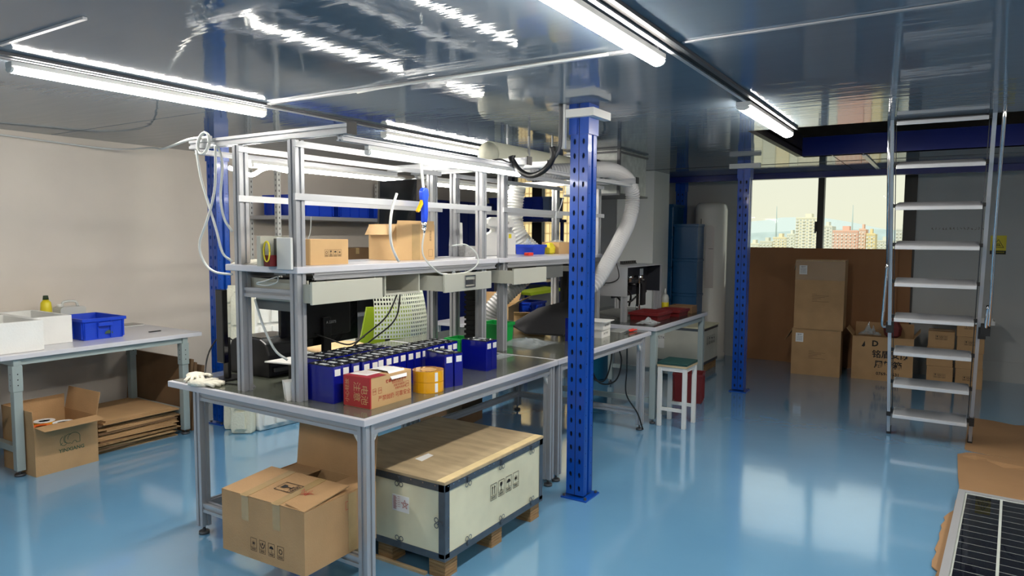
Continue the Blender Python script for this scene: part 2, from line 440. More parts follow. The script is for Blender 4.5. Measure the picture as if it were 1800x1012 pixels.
# glossy ceiling panels (underside of the loft) with the stair opening
ce = sroot('ceiling')
XG = [XL, -3.35, -.95, 1.45, XR]; YG = [YF, -2.18, .22, 2.63, 5.05, 6.86, YB]
g = .004
for i in range(len(XG)-1):
    for j in range(len(YG)-1):
        x0, x1, y0, y1 = XG[i], XG[i+1], YG[j], YG[j+1]
        rects = [(x0, x1, y0, y1)]
        if i == 1 and j == 4: rects = [(x0, -1.2, y0, y1)]
        if i == 2 and j == 4: continue
        if j == 5:
            if i == 1: rects = [(x0, x1, y0, y1)]
            if i == 2: rects = [(x0, -.70, y0, y1), (-.70, x1, y0, y1)]
        for (p, q, r_, s_) in rects:
            bb = bx(BM(), p+g, q-g, r_+g, s_-g, CZ, CZ+.04)
            obj('ceiling_panel', bb, 'ceiling_gloss', ce)
obj('backing_board', bx(bx(BM(), XL, -1.2, YF, YB, CZ+.045, CZ+.06), -1.2, XR, YF, 5.05, CZ+.045, CZ+.06), 'loft_dark', ce)
obj('backing_board', bx(bx(BM(), -1.2, XR, 6.9, YB, CZ+.045, CZ+.06), 1.45, XR, 5.05, 6.9, CZ+.045, CZ+.06), 'loft_dark', ce)
# steel joists round the opening
struct('trim_2', bx(bx(BM(), -1.2, 1.45, 6.86, 6.96, CZ, CZ+.17), -1.2, 1.45, 6.96, 6.98, CZ+.01, CZ+.16), 'blue_beam')
struct('trim_3', bx(BM(), -1.245, -1.2, 5.05, 6.86, CZ-.001, CZ+.2), 'window_frame')
struct('trim_4', bx(BM(), -1.2, 1.45, 5.0, 5.05, CZ+.062, CZ+.2), 'window_frame')
# beam above the window and along the back
bm_ = BM(); bx(bm_, -3.4, 2.6, 8.46, 8.56, CZ-.07, CZ-.002)
struct('trim_5', bm_, 'blue_beam')
# ceiling rails
for i, x in enumerate((-3.35, -.95, 1.45)):
    r = sroot('trim_%d' % (6+i)); y1 = 5.05 if x > -3 else 8.4
    obj('rail_flange', bx(BM(), x-.035, x-.016, YF+.1, y1, CZ-.014, CZ-.001), 'alu_bright', r)
    obj('rail_flange', bx(BM(), x+.016, x+.035, YF+.1, y1, CZ-.014, CZ-.001), 'alu_dark', r)
    obj('rail_slot', bx(BM(), x-.016, x+.016, YF+.1, y1, CZ-.006, CZ-.001), 'dark_gap', r)
# cross battens along the panel seams
struct('trim_9', bx(BM(), -3.30, -1.0, 2.618, 2.642, CZ-.012, CZ-.001), 'alu_bright')
struct('trim_10', bx(BM(), -.9, 1.4, 2.622, 2.638, CZ-.006, CZ-.001), 'alu')
struct('trim_11', bx(BM(), -3.2, -2.55, 1.27, 1.285, CZ-.01, CZ-.001), 'alu_bright')
struct('trim_12', bx(BM(), -.72, -.68, 6.98, 8.46, CZ-.01, CZ-.001), 'alu_bright')
struct('trim_13', bx(BM(), XL, 4.2, 7.45, 7.462, CZ-.004, CZ-.001), 'alu_dark')
# thin trunking line low on the right hand wall
struct('baseboard_back', bx(BM(), -.35, XR, YB-.012, YB, .0, .22), 'wall_back')

# ------------------------------------------------------------------ lamps
def batten(label, x, y0, y1, wd=.06, group='flat LED battens under the ceiling'):
    t = thing('led_batten', label, 'ceiling light', (x, (y0+y1)/2, CZ-.062), 0, None)
    bb = BM(); prism(bb, [(-wd*.5, .048), (-wd*.5, .03), (-wd*.36, .022), (wd*.36, .022), (wd*.5, .03), (wd*.5, .048)], (x, y1, CZ-.062), (1, 0, 0), (0, 0, 1), (y1-y0))
    obj('housing', bb, 'white_paint', t)
    bb = BM()
    k = 8; pts = [(wd*.46*math.cos(PI+PI*i/k), .0215+.02*math.sin(PI+PI*i/k)) for i in range(k+1)]
    prism(bb, pts, (x, y1-.012, CZ-.062), (1, 0, 0), (0, 0, 1), (y1-y0-.024)); obj('diffuser', bb, 'lamp_glow', t)
    for yy in (y0, y1-.01):
        bb = BM(); prism(bb, [(p[0]*1.08, p[1]*1.05) for p in pts], (x, yy+.01, CZ-.062), (1, 0, 0), (0, 0, 1), .01); obj('end_cap', bb, 'white_plastic', t)
    for yy in (y0+.2, y1-.2): obj('clip', bx(BM(), x-.012, x+.012, yy-.01, yy+.01, CZ-.014, CZ-.001), 'alu', t)
    return t
batten('long lit LED batten at the upper left, above the table by the wall', -3.435, 1.40, 2.70)
batten('lit LED batten on the same rail further back, above the bench racks', -3.43, 3.71, 5.01)
batten('lit LED batten at the top centre, cut by the upper edge of the photo', -1.03, 1.44, 2.72)
batten('lit LED batten beside the stair opening, end-on at the right', -.985, 3.87, 5.08, .075)
batten('LED batten on the left rail behind the viewer', -3.43, -1.2, .1)  # unseen lamp, added for more light from behind
batten('LED batten on the middle rail behind the viewer', -1.03, -1.2, .1)  # second unseen lamp added for illumination

def tube_lamp(label, x, y0, y1, z=1.905):
    t = thing('tube_light', label, 'tube light', (x, (y0+y1)/2, z), 0, None)
    obj('housing', bx(BM(), x-.012, x+.012, y0, y1, z-.002, 1.9235), 'white_paint', t)
    bb = BM(); cyl(bb, (x, y0+.015, z-.012), (0, 1, 0), .0125, y1-y0-.03, 12); obj('tube', bb, 'tube_glow', t)
    for yy in (y0, y1-.018):
        bb = BM(); cyl(bb, (x, yy, z-.012), (0, 1, 0), .0145, .018, 12); obj('end_cap', bb, 'white_plastic', t)
    return t
tube_lamp('bright tube light under the front beam of the near bench rack', -2.2, 2.27, 3.56)
tube_lamp('tube light under the rear beam of the near bench rack', -3.2, 2.42, 3.66, 1.91)
tube_lamp('tube light under the rear beam of the second bench rack', -3.2, 3.90, 5.23, 1.91)
# glowing curly tube added as a wavy reflection behind the left posts
STRIP = [(-3.222, 2.31, 1.875), (-3.222, 2.42, 1.850), (-3.222, 2.46, 1.852), (-3.222, 2.52, 1.885), (-3.222, 2.58, 1.898), (-3.222, 2.66, 1.89), (-3.222, 2.74, 1.885)]
bb = BM(); tube(bb, spline(STRIP, 6), .011, 8)
single('light_strip', bb, 'tube_glow', 'wavy glowing light strip behind the left rack posts', 'light strip')

# ------------------------------------------------------------------ outside
def dirx(px, Y):   # x of a bearing at distance Y
    return Y*math.tan(math.atan((px-900)/FPX)-YAW)
GZ = -150
def far_block(label, p0, p1, Y, ztop, wy, col, rows, cols, colname, ww=.55):
    x0, x1 = dirx(p0, Y), dirx(p1, Y); x = (x0+x1)/2; wx = x1-x0; y = Y+wy/2
    mat(colname, col, .9)
    t = thing('building', label, 'building', (x, y, GZ), 0, 'apartment towers seen through the window')
    obj('wall', bx(BM(), x-wx/2, x+wx/2, Y, Y+wy, GZ, ztop), colname, t)
    bb = BM(); bx(bb, x-wx*.15, x+wx*.12, y-wy/4, y+wy/4, ztop, ztop+5); bx(bb, x-wx*.5, x+wx*.5, Y-.4, Y, ztop-.8, ztop+.8); obj('roof', bb, colname, t)
    fh = 3.4; cw = wx/cols; fr = BM(); gl = BM()
    for i in range(rows):
        for j in range(cols):
            zc = ztop-2.4-fh*i; xc = x-wx/2+cw*(j+.5)
            bx(gl, xc-cw*ww/2, xc+cw*ww/2, Y-.2, Y, zc-.9, zc+.8)
            if j % 2 == 0: bx(fr, xc-cw*.42, xc+cw*.42, Y-1.4, Y-.21, zc-1.6, zc-.9)
    obj('windows', gl, 'far_glass', t, kind='stuff'); obj('balconies', fr, 'far_white', t, kind='stuff')
    return t
mat('far_glass', (186, 192, 186), .6); mat('far_white', (236, 234, 224), .8)  # far glass kept pale, haze mixed into its colour
mat('far_hill', (196, 208, 204), 1); mat('far_hill_near', (176, 192, 188), 1, noise=.1, nscale=.02)  # haze over the hills is put into these pale colours
mat('far_ground', (170, 176, 160), 1, noise=.1, nscale=.05)
struct('ground', bx(BM(), -5000, 3000, 60, 9000, GZ-1, GZ), 'far_ground')
CR, PA, PK, YE, GR, ST = (226, 222, 200), (224, 224, 210), (226, 184, 164), (228, 208, 158), (214, 214, 198), (206, 208, 198)  # facade colours lightened towards the sky, haze painted in
far_block('tall cream apartment tower with balconies left of the window mullion', 1396, 1437, 830, 23, 30, CR, 30, 7, 'far_cream')
far_block('pale apartment tower with balconies right of the window mullion', 1440, 1460, 840, 14, 30, PA, 30, 4, 'far_pale')
far_block('wide pink apartment block with rows of small windows', 1461, 1506, 760, 8, 26, PK, 30, 12, 'far_pink', .4)
far_block('pink corner block stepping forward beside the wide pink one', 1507, 1519, 745, 9.5, 26, (228, 190, 168), 30, 4, 'far_rose', .4)
far_block('yellow apartment block beside the pink ones', 1520, 1536, 740, 5, 22, YE, 30, 4, 'far_yellow')
far_block('low grey-white block at the lower left of the window', 1334, 1356, 900, -4, 24, GR, 24, 7, 'far_grey')
far_block('low cream block beside the window frame', 1312, 1333, 920, -7, 24, CR, 24, 6, 'far_cream')
far_block('low cream tower next to the tall one', 1357, 1380, 880, 1, 24, (230, 218, 184), 24, 6, 'far_sand')
far_block('narrow white block touching the tall cream tower', 1381, 1395, 860, 5, 24, PA, 24, 4, 'far_pale')
far_block('grey block at the right edge of the window behind the ladder', 1572, 1598, 800, 10, 30, ST, 30, 8, 'far_stone')
far_block('low white block right of the yellow one', 1538, 1568, 900, -2, 24, GR, 24, 8, 'far_grey')
# tiled facade seen close through the left window
ft = thing('building', 'cream tiled building close outside the left window', 'building', (-14, 21, GZ))
obj('wall', bx(BM(), -22, -8, 20, 24, GZ, 10), mat('far_tile', (238, 212, 160), .7).name, ft)
bb = BM()
for i in range(60): bx(bb, -16+.16*i, -16+.16*i+.012, 19.97, 20, -4, 6)
for i in range(30): bx(bb, -16, -6.4, 19.97, 20, -4+.33*i, -4+.33*i+.02)
o = obj('tile_joints', bb, mat('far_joint', (196, 170, 128), .8).name, ft); o['kind'] = 'stuff'
for i, (Y, hh, base, mn, sd) in enumerate(((5200, 150, 120, 'far_hill', 3), (2200, 40, 10, 'far_hill_near', 8))):
    rnd = random.Random(sd); bb = BM(); n = 60; pts = []
    for k in range(n+1):
        a = k/n; x = -Y*1.3+Y*1.6*a
        z = base*.5+hh*(.35*math.sin(a*9+sd)+.25*math.sin(a*21+sd*2)+.12*math.sin(a*47)+.10*rnd.random())+hh*.25
        pts.append((x, z))
    f0 = [bb.verts.new((x, Y, GZ)) for x, z in pts]; f1 = [bb.verts.new((x, Y+Y*.18, max(z, GZ))) for x, z in pts]; f2 = [bb.verts.new((x, Y+Y*.4, GZ)) for x, z in pts]
    for k in range(n):
        bb.faces.new((f0[k], f0[k+1], f1[k+1], f1[k])); bb.faces.new((f1[k], f1[k+1], f2[k+1], f2[k]))
    o = obj('hills', bb, mn); o['kind'] = 'structure'
bb = BM()
for px in (1362, 1495):
    x = dirx(px, 2000); lathe(bb, [(5, 0), (2, 190), (.8, 236)], (x, 2000, GZ), 4)
    tag(obj('lattice_mast', bb, 'far_hill_near'), 'thin far mast rising over the hills, %s' % ('left of the mullion' if px < 1400 else 'right of the mullion'), 'mast'); bb = BM()
bb.free()

# ================================================================== COLUMNS
def oval_strip(b, o, u, v, wd, z0, z1, pitch, hw, hh, wall=.01):
    """plate in plane o,u,v with a row of oval holes, each with a rim depth"""
    o, u, v, n = frame_of(o, u, v); z = z0; k = 8
    while z < z1-1e-4:
        ze = min(z+pitch, z1); c = (z+ze)/2; full = ze-z > pitch*.9
        O = [(-wd/2, z), (0, z), (wd/2, z), (wd/2, c), (wd/2, ze), (0, ze), (-wd/2, ze), (-wd/2, c)]
        if full:
            I = [(hw*math.cos(math.radians(a)), c+hh*math.sin(math.radians(a))) for a in (225, 270, 315, 0, 45, 90, 135, 180)]
            vo = [b.verts.new(o+u*p[0]+v*p[1]) for p in O]; vi = [b.verts.new(o+u*p[0]+v*p[1]) for p in I]; vd = [b.verts.new(o+u*p[0]+v*p[1]-n*wall) for p in I]
            for i in range(k):
                j = (i+1) % k; b.faces.new((vo[i], vo[j], vi[j], vi[i])); b.faces.new((vi[i], vi[j], vd[j], vd[i]))
        else: b.faces.new([b.verts.new(o+u*p[0]+v*p[1]) for p in (O[0], O[2], O[4], O[6])])
        z = ze
def column(label, x, y, ztop=CZ, bracket='y', big=True):
    t = thing('steel_column', label, 'column', (x, y, 0))
    w2, d2 = .056, .058
    b = BM()
    # -Y face: two holed strips with a groove
    for s in (-1, 1): oval_strip(b, (x+s*.028, y-d2, 0), (1, 0, 0), (0, 0, 1), .052, .02, ztop-.12, .08, .0085, .017)
    obj('holed_face', b, 'blue_paint', t)
    b = BM()
    bx(b, x-w2, x+w2, y-d2+.014, y-d2+.016, .02, ztop); bx(b, x-.002, x+.002, y-d2, y-d2+.014, .02, ztop)
    obj('inner_channel', b, 'dark_gap', t)  # near-black plate put in for the shade inside the hollow column
    b = BM()
    # sides: two ribs with a groove, on both X faces
    for s in (-1, 1):
        for (a, c) in ((-d2, -.014), (.014, d2)):
            x0, x1 = sorted((x+s*(w2-.004), x+s*w2)); bx(b, x0, x1, y+a+.002, y+c, .02, ztop)
        x0, x1 = sorted((x+s*(w2-.022), x+s*(w2-.018))); bx(b, x0, x1, y-.014, y+.014, .02, ztop)
        for yy in (-.014, .011):
            x0, x1 = sorted((x+s*(w2-.022), x+s*w2)); bx(b, x0, x1, y+yy, y+yy+.003, .02, ztop)
    bx(b, x-w2, x+w2, y+d2-.004, y+d2, .02, ztop)
    bx(b, x-w2, x+w2, y-d2, y-d2+.016, ztop-.12, ztop)
    obj('ribbed_sides', b, 'blue_paint', t)
    b = BM()
    for i in range(int((ztop-.3)/.075)):
        z = .12+i*.075
        for s in (-1, 1):
            for yy in (-.036, .036):
                flat(b, circ(.0035, 6), (x+s*w2, y+yy, z), (0, s, 0), (0, 0, 1), .0008)
    obj('small_holes', b, 'dark_gap', t)['kind'] = 'stuff'
    b = BM(); bx(b, x-.075, x+.09, y-.09, y+.09, 0, .008)
    obj('base_plate', b, 'blue_paint', t)
    b = BM()
    for sx in (-.062, .075):
        for sy in (-.07, .07): cyl(b, (x+sx, y+sy, .008), (0, 0, 1), .009, .012, 6)
    obj('anchor_bolts', b, 'alu_dark', t)
    b = BM(); e = .006
    bx(b, x-w2-e, x-.012, y-d2-e, y+d2+e, 2.10, ztop); bx(b, x+.012, x+w2+e, y-d2-e, y+d2+e, 2.10, ztop)
    obj('collar', b, 'blue_paint', t)
    if bracket:
        b = BM(); L = .13
        if bracket == 'y':
            bx(b, x-w2-.012, x+w2+.05, y-d2-e-.035, y-d2-e, 2.192, 2.236)
            bx(b, x+w2+e, x+w2+.05, y-d2-e, y+L, 2.192, 2.236)
        else:
            bx(b, x-.13, x+.16, y-d2-e-.04, y-d2-e, 2.19, 2.235)
        obj('top_bracket', b, 'white_paint', t)
    return t
column('thick blue perforated steel column in front, between the two benches', -1.80, 3.60, bracket='y')
column('blue perforated column by the window, right of the white stool', -1.735, 6.99, bracket='x')
column('blue perforated column behind the left end of the near bench', -4.95, 3.44, bracket=None)
column('short-looking blue column at the back beside the teal crates', -2.94, 8.68, ztop=CZ-.005, bracket=None)

# ================================================================== WORKBENCHES
T = .775
def foot(b, x, y, r=.026):
    cyl(b, (x, y, 0), (0, 0, 1), r, .014, 16); cyl(b, (x, y, .014), (0, 0, 1), .008, .03, 8)
def bench(label, y0, y1, legs):
    t = thing('workbench', label, 'workbench', (-2.69, (y0+y1)/2, 0))
    x0, x1 = -3.38, -1.995
    obj('bench_top', bx(BM(), x0, x1, y0, y1, T-.032, T-.002), 'mat_edge', t, bevel=.003)
    obj('rubber_mat', bx(BM(), x0+.012, x1-.022, y0+.022, y1-.006, T-.002, T), 'mat_olive', t)
    la, lb = legs
    for yy in (la, lb):
        for xx in (-3.17, -2.03):
            bb = BM(); bar(bb, (xx, yy, .044), (xx, yy, T-.032), .05, .05); l = obj('leg', bb, 'alu', t)
            bb = BM(); foot(bb, xx, yy); obj('foot', bb, 'alu_dark', l)
    for yy in (la, lb):
        for z in (.145, T-.056):
            bb = BM(); bar(bb, (-3.145, yy, z), (-2.055, yy, z), .04, .045); obj('rail', bb, 'alu', t)
    for xx in (-3.17, -2.03):
        bb = BM(); bar(bb, (xx, la+.025, T-.056), (xx, lb-.025, T-.056), .04, .045); obj('rail', bb, 'alu', t)
    bb = BM(); bar(bb, (-3.17, la+.025, .145), (-3.17, lb-.025, .145), .04, .045); obj('rail', bb, 'alu', t)
    for yy, s in ((la, 1), (lb, -1)):
        for xx in (-2.03, -3.17):
            bb = BM(); prism(bb, [(0, 0), (.045, 0), (0, -.06)], (xx-.006, yy+s*.025, T-.079), (0, s, 0), (0, 0, 1), .012*s); obj('corner_bracket', bb, 'white_paint', t)
    bb = BM(); prism(bb, [(0, 0), (-.045, 0), (0, -.06)], (-2.055, la+.006, T-.079), (1, 0, 0), (0, 0, 1), .012); obj('corner_bracket', bb, 'white_paint', t)
    return t
XFp, XBp = -2.475, -2.862
def rack(t, ys, y0, y1, ybk=None):
    for yy in ys:
        for xx, nm in ((XFp, 0), (XBp, 1)):
            bb = BM(); bar(bb, (xx, yy, T), (xx, yy, 1.945), .05, .05); obj('post', bb, 'alu', t)
            bb = BM(); prism(bb, [(0, 0), (.05, 0), (0, .05)], (xx-.02, yy+.025, T), (0, 1, 0), (0, 0, 1), -.04); obj('foot_bracket', bb, 'alu', t)
    # shelf
    obj('shelf_board', bx(BM(), -2.945, -2.435, y0, y1, 1.354, 1.385), 'table_white', t, bevel=.004)
    for xx in (-2.455, XBp):
        a = ys[0]+.026 if xx == XBp else y0+.1
        bb = BM(); bar(bb, (xx if xx == XBp else -2.446, a, 1.337), (xx if xx == XBp else -2.446, ys[1]-.026 if xx == XBp else y1-.02, 1.337), .016 if xx != XBp else .03, .032); obj('shelf_rail', bb, 'alu', t)
    for yy in ys:
        bb = BM(); bar(bb, (XBp+.026, yy, 1.255), (XFp-.026, yy, 1.255), .03, .045); obj('shelf_rail', bb, 'alu', t)
    for xx, dx in ((XFp, .03), (XBp, .03)):
        bb = BM(); bar(bb, (xx+dx+.002, ys[0]-.04, 1.695), (xx+dx+.002, ys[1]+.06, 1.695), .012, .03, False); obj('middle_rail', bb, 'alu_bright', t)
        bb = BM(); bar(bb, (xx+dx+.002, ys[0]-.035, 1.925), (xx+dx+.002, ys[1]+.05, 1.925), .012, .026, False); obj('upper_rail', bb, 'alu_bright', t)
    for yy in ys:   # cross beams on top
        bb = BM(); bar(bb, (-3.23, yy, 1.969), (-2.13, yy, 1.969), .045, .04); cbm = obj('top_beam', bb, 'alu_bright', t)
        obj('end_cap', bx(BM(), -2.13, -2.124, yy-.028, yy+.024, 1.945, 1.995), 'black_plastic', cbm)
    for xx in (-2.2, -3.2):
        bb = BM(); bar(bb, (xx, ys[0]+.0, 1.936), (xx, ys[1]+.03, 1.936), .04, .024); obj('lamp_beam', bb, 'alu_bright', t)
    # raceway under the shelf at the left end
def drawer(t, ya, yb, xf, z0=1.222, z1=1.318, depth=.38, handle=False, open_=0, dark=False):
    b = BM(); x0 = xf-depth; th = .008
    bx(b, x0, xf, ya, ya+th, z0, z1-.012); bx(b, x0, xf, yb-th, yb, z0, z1-.012); bx(b, x0, xf-.012, ya+th, yb-th, z0, z0+th); bx(b, x0, x0+th, ya+th, yb-th, z0+th, z1-.012)
    d = obj('drawer', b, 'drawer_beige', t)
    obj('drawer_front', bx(BM(), xf-.001, xf+.014, ya-.01, yb+.01, z0-.006, z1), 'drawer_beige', d, bevel=.002)
    if handle:
        c = (ya+yb)/2; bb = BM()
        outline_w = .004
        for (a1, a2, q1, q2) in ((-.05, .05, .028, .034), (-.05, .05, -.034, -.028), (-.05, -.044, -.028, .028), (.044, .05, -.028, .028)):
            bx(bb, xf+.014, xf+.022, c+a1, c+a2, (z0+z1)/2+q1, (z0+z1)/2+q2)
        bx(bb, xf+.014, xf+.016, c-.044, c+.044, (z0+z1)/2-.02, (z0+z1)/2+.008)
        obj('handle', bb, 'chrome', d)
    return d
b1 = bench('near workbench with aluminium legs and olive mat, nearest the viewer', 2.03, 3.683, (2.075, 3.635))
rack(b1, (2.112, 3.547), 2.075, 3.68)
for yy in (2.145, 2.575): obj('drawer_runner', bx(BM(), -2.86, -2.45, yy, yy+.007, 1.225, 1.32), 'drawer_beige', b1)
drawer(b1, 2.12, 2.55, -2.395, open_=1)
drawer(b1, 2.99, 3.42, -2.33, handle=True)
# drawer pushed to the other side, its closed shell hangs between
bb = BM(); bx(bb, -2.92, -2.46, 2.66, 2.67, 1.215, 1.32); bx(bb, -2.92, -2.46, 2.93, 2.94, 1.215, 1.32); bx(bb, -2.92, -2.46, 2.67, 2.93, 1.215, 1.225)
obj('drawer_housing', bb, 'drawer_beige', b1)
# beige drawer seen from its back, left side, facing the far side
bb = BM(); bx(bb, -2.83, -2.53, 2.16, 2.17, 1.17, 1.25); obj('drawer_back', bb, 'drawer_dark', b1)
b2 = bench('second workbench, behind the blue column, with the black foam sheet on it', 3.69, 5.24, (3.735, 5.11))
rack(b2, (3.79, 5.27-.06), 3.70, 5.24)
drawer(b2, 3.74, 4.14, -2.36)
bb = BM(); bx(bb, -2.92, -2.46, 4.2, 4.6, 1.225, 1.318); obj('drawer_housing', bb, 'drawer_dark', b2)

# third table: dark top, painted legs
t3 = thing('work_table', 'third table with dark green top behind the workbenches', 'table', (-2.5, 6.0, 0))
obj('table_top', bx(BM(), -3.0, -1.975, 5.285, 6.68, .768, .80), 'mat_edge', t3, bevel=.003)
obj('rubber_mat', bx(BM(), -2.99, -1.99, 5.295, 6.67, .80, .802), 'mat_dark', t3)
for xx, yy in ((-2.01, 5.34), (-2.01, 6.60), (-2.95, 5.34), (-2.95, 6.60)):
    l = obj('leg', bx(BM(), xx-.025, xx+.025, yy-.025, yy+.025, .04, .768), 'greenish_steel', t3, bevel=.004)
    bb = BM(); foot(bb, xx, yy, .022); obj('foot', bb, 'alu_dark', l)
for xx in (-2.01, -2.95): obj('rail', bx(BM(), xx-.02, xx+.02, 5.365, 6.575, .725, .768), 'greenish_steel', t3)
for yy in (5.34, 6.60):
    obj('rail', bx(BM(), -2.925, -2.035, yy-.02, yy+.02, .725, .768), 'greenish_steel', t3)
    obj('rail', bx(BM(), -2.925, -2.035, yy-.015, yy+.015, .17, .21), 'greenish_steel', t3)

# left table by the wall
tl = thing('work_table', 'white-topped table with grey legs standing against the left wall', 'table', (-5.33, 2.5, 0))
obj('table_top', bx(BM(), -5.81, -4.855, 1.86, 3.205, .745, .775), 'table_white', tl, bevel=.003)
for xx in (-4.90, -5.62):
    for yy in (1.955, 3.075):
        l = obj('leg', bx(BM(), xx-.025, xx+.025, yy-.025, yy+.025, .035, .54), 'greenish_steel', tl, bevel=.003)
        obj('upright_sleeve', bx(BM(), xx-.029, xx+.029, yy-.029, yy+.029, .54, .703), 'greenish_steel', l, bevel=.002)
        bb = BM()
        for k in range(3): flat(bb, circ(.004, 8), (xx+.029, yy, .58+k*.035), (0, 1, 0), (0, 0, 1), .0008); flat(bb, circ(.004, 8), (xx, yy-.029, .58+k*.035), (1, 0, 0), (0, 0, 1), .0008)
        obj('bolt_holes', bb, 'dark_gap', l)
        bb = BM(); foot(bb, xx, yy, .03); obj('foot', bb, 'alu_dark', l)
for yy in (1.955, 3.075):
    obj('rail', bx(BM(), -5.591, -4.929, yy-.02, yy+.02, .15, .19), 'greenish_steel', tl)
    obj('rail', bx(BM(), -5.65, -4.87, yy-.02, yy+.02, .703, .745), 'greenish_steel', tl)
for xx in (-4.90, -5.62): obj('rail', bx(BM(), xx-.02, xx+.02, 1.977, 3.053, .705, .744), 'greenish_steel', tl)

# ================================================================== CARTONS
def place(o, rz):
    return Matrix.Translation(Vector(o)) @ Matrix.Rotation(rz, 4, 'Z')
def carton(label, loc, rz, W, D, H, m='cardboard', flaps=None, tape=True, group=None, closed=True, seam='x', cat='cardboard box', tapem='tape_clear'):
    """loc = centre of the base. W along x, D along y. flaps: dict side -> (angle from upright outward deg, length)"""
    t = thing('cardboard_box', label, cat, loc, rz, group)
    th = .004; b = BM(); x, y = W/2, D/2
    if closed:
        prism(b, rrect(-x, -y, x, y, .004, 1), (0, 0, 0), (1, 0, 0), (0, 1, 0), H)
        obj('box_body', b, m, t, local=True)
        # the two top flaps meet at a seam
        b = BM()
        if seam == 'x': bx(b, -x+.002, x-.002, -y+.002, -.0015, H, H+.003); bx(b, -x+.002, x-.002, .0015, y-.002, H, H+.003)
        else: bx(b, -x+.002, -.0015, -y+.002, y-.002, H, H+.003); bx(b, .0015, x-.002, -y+.002, y-.002, H, H+.003)
        obj('top_flaps', b, m, t, local=True)['kind'] = 'stuff'
        if tape:
            b = BM(); k = min(.025, D*.12); e = .0012; l = min(.06, H*.35)
            if seam == 'x':
                bx(b, -x-e, x+e, -k, k, H+.003, H+.0042)
                for s in (-1, 1): bx(b, s*x-(e if s < 0 else 0), s*x+(e if s > 0 else 0), -k, k, H-l, H+.003)
            else:
                bx(b, -k, k, -y-e, y+e, H+.003, H+.0042)
                for s in (-1, 1): bx(b, -k, k, s*y-(e if s < 0 else 0), s*y+(e if s > 0 else 0), H-l, H+.003)
            obj('tape', b, tapem, t, local=True)
    else:
        bx(b, -x, x, -y, -y+th, 0, H); bx(b, -x, x, y-th, y, 0, H); bx(b, -x, -x+th, -y+th, y-th, 0, H); bx(b, x-th, x, -y+th, y-th, 0, H); bx(b, -x+th, x-th, -y+th, y-th, 0, th)
        bmesh.ops.remove_doubles(b, verts=b.verts, dist=1e-5)
        obj('box_body', b, m, t, local=True)
        for side, (ang, L) in (flaps or {}).items():
            a = math.radians(ang); b = BM()
            # direction of hinge line and outward normal
            hx = {'-y': ((-x, -y), (1, 0), (0, -1), W), '+y': ((x, y), (-1, 0), (0, 1), W), '-x': ((-x, y), (0, -1), (-1, 0), D), '+x': ((x, -y), (0, 1), (1, 0), D)}[side]
            (ox, oy), (ux, uy), (nx_, ny_), Lw = hx
            v = Vector((nx_*math.sin(a), ny_*math.sin(a), math.cos(a)))
            prism(b, [(.004, .0), (Lw-.004, 0), (Lw-.006, L), (.006, L)], (ox-nx_*.003, oy-ny_*.003, H), (ux, uy, 0), v, .0035)
            obj('flap', b, m, t, local=True)
    return t
def face_frame(t_loc, rz, W, D, side, inset=0):
    Mx = place(t_loc, rz); R = Mx.to_3x3()
    o, u = {'-y': ((0, -D/2, 0), (1, 0, 0)), '+y': ((0, D/2, 0), (-1, 0, 0)), '+x': ((W/2, 0, 0), (0, 1, 0)), '-x': ((-W/2, 0, 0), (0, -1, 0))}[side]
    return Mx @ Vector(o), R @ Vector(u), Vector((0, 0, 1))
def marks(t, loc, rz, W, D, side, kinds, s, cx, cz, gap=1.25, m='ink', extra=None):
    o, u, v = face_frame(loc, rz, W, D, side); b = BM(); n = len(kinds)
    for i, k in enumerate(kinds): icon(b, k, o+u*(cx+(i-(n-1)/2)*s*gap)+v*cz, u, v, s)
    if extra: extra(b, o, u, v)
    obj('print', b, m, t)['kind'] = 'stuff'

# --- the big open carton in the front, under the near bench
LOC, RZ = (-2.372, 2.017, .1685), math.radians(2); W, D, H = .50, .42, .262
c1 = carton('large brown carton with handling marks, front flap taped, back flap raised, under the near bench', LOC, RZ, W, D, H, closed=False, flaps={'+y': (6, .245), '+x': (-84, .11)})
Mx = place(LOC, RZ); R3 = Mx.to_3x3()
b = BM(); prism(b, [(0, 0), (W, 0), (W-.008, .262), (.01, .262)], Mx @ Vector((-W/2, -D/2, H+.001)), R3 @ Vector((1, 0, 0)), R3 @ Vector((0, 1, .09)), .004); obj('flap', b, 'cardboard', c1)
b = BM(); prism(b, [(0, 0), (.17, .01), (.17, .40), (0, .41)], Mx @ Vector((-W/2+.002, -D/2+.005, H-.008)), R3 @ Vector((1, 0, .02)), R3 @ Vector((0, 1, 0)), .004); obj('flap', b, 'cardboard', c1)
b = BM(); fo = Mx @ Vector((0, -D/2+.13, H+.0185)); fu = R3 @ Vector((1, 0, 0)); fv = R3 @ Vector((0, 1, .09))
icon(b, 'glass', fo+fu*.02, fv, -fu, .07)
obj('print', b, 'ink', c1)['kind'] = 'stuff'
b = BM(); rn = random.Random(3); px, py = .09, .0
for i in range(14):
    qx, qy = .09+.08*rn.random(), -.03+.06*rn.random(); line(b, (px, py), (qx, qy), .0018, fo, fu, fv); px, py = qx, qy
obj('scribble', b, 'ink_red', c1)['kind'] = 'stuff'
marks(c1, LOC, RZ, W, D, '-y', ['step', 'hands', 'umbrella', 'recycle'], .036, .03, .065, 1.5)
for xx in (-.10, .09):
    b = BM(); prism(b, rect(-.022, 0, .022, .105), Mx @ Vector((xx, -D/2, H-.105)), R3 @ Vector((1, 0, 0)), Vector((0, 0, 1)), .0012); obj('tape', b, 'tape_clear', c1)
    b = BM(); prism(b, rect(-.022, -.01, .022, .26), Mx @ Vector((xx, -D/2, H+.0055)), R3 @ Vector((1, 0, 0)), R3 @ Vector((0, 1, .09)), .0012); obj('tape', b, 'tape_clear', c1)
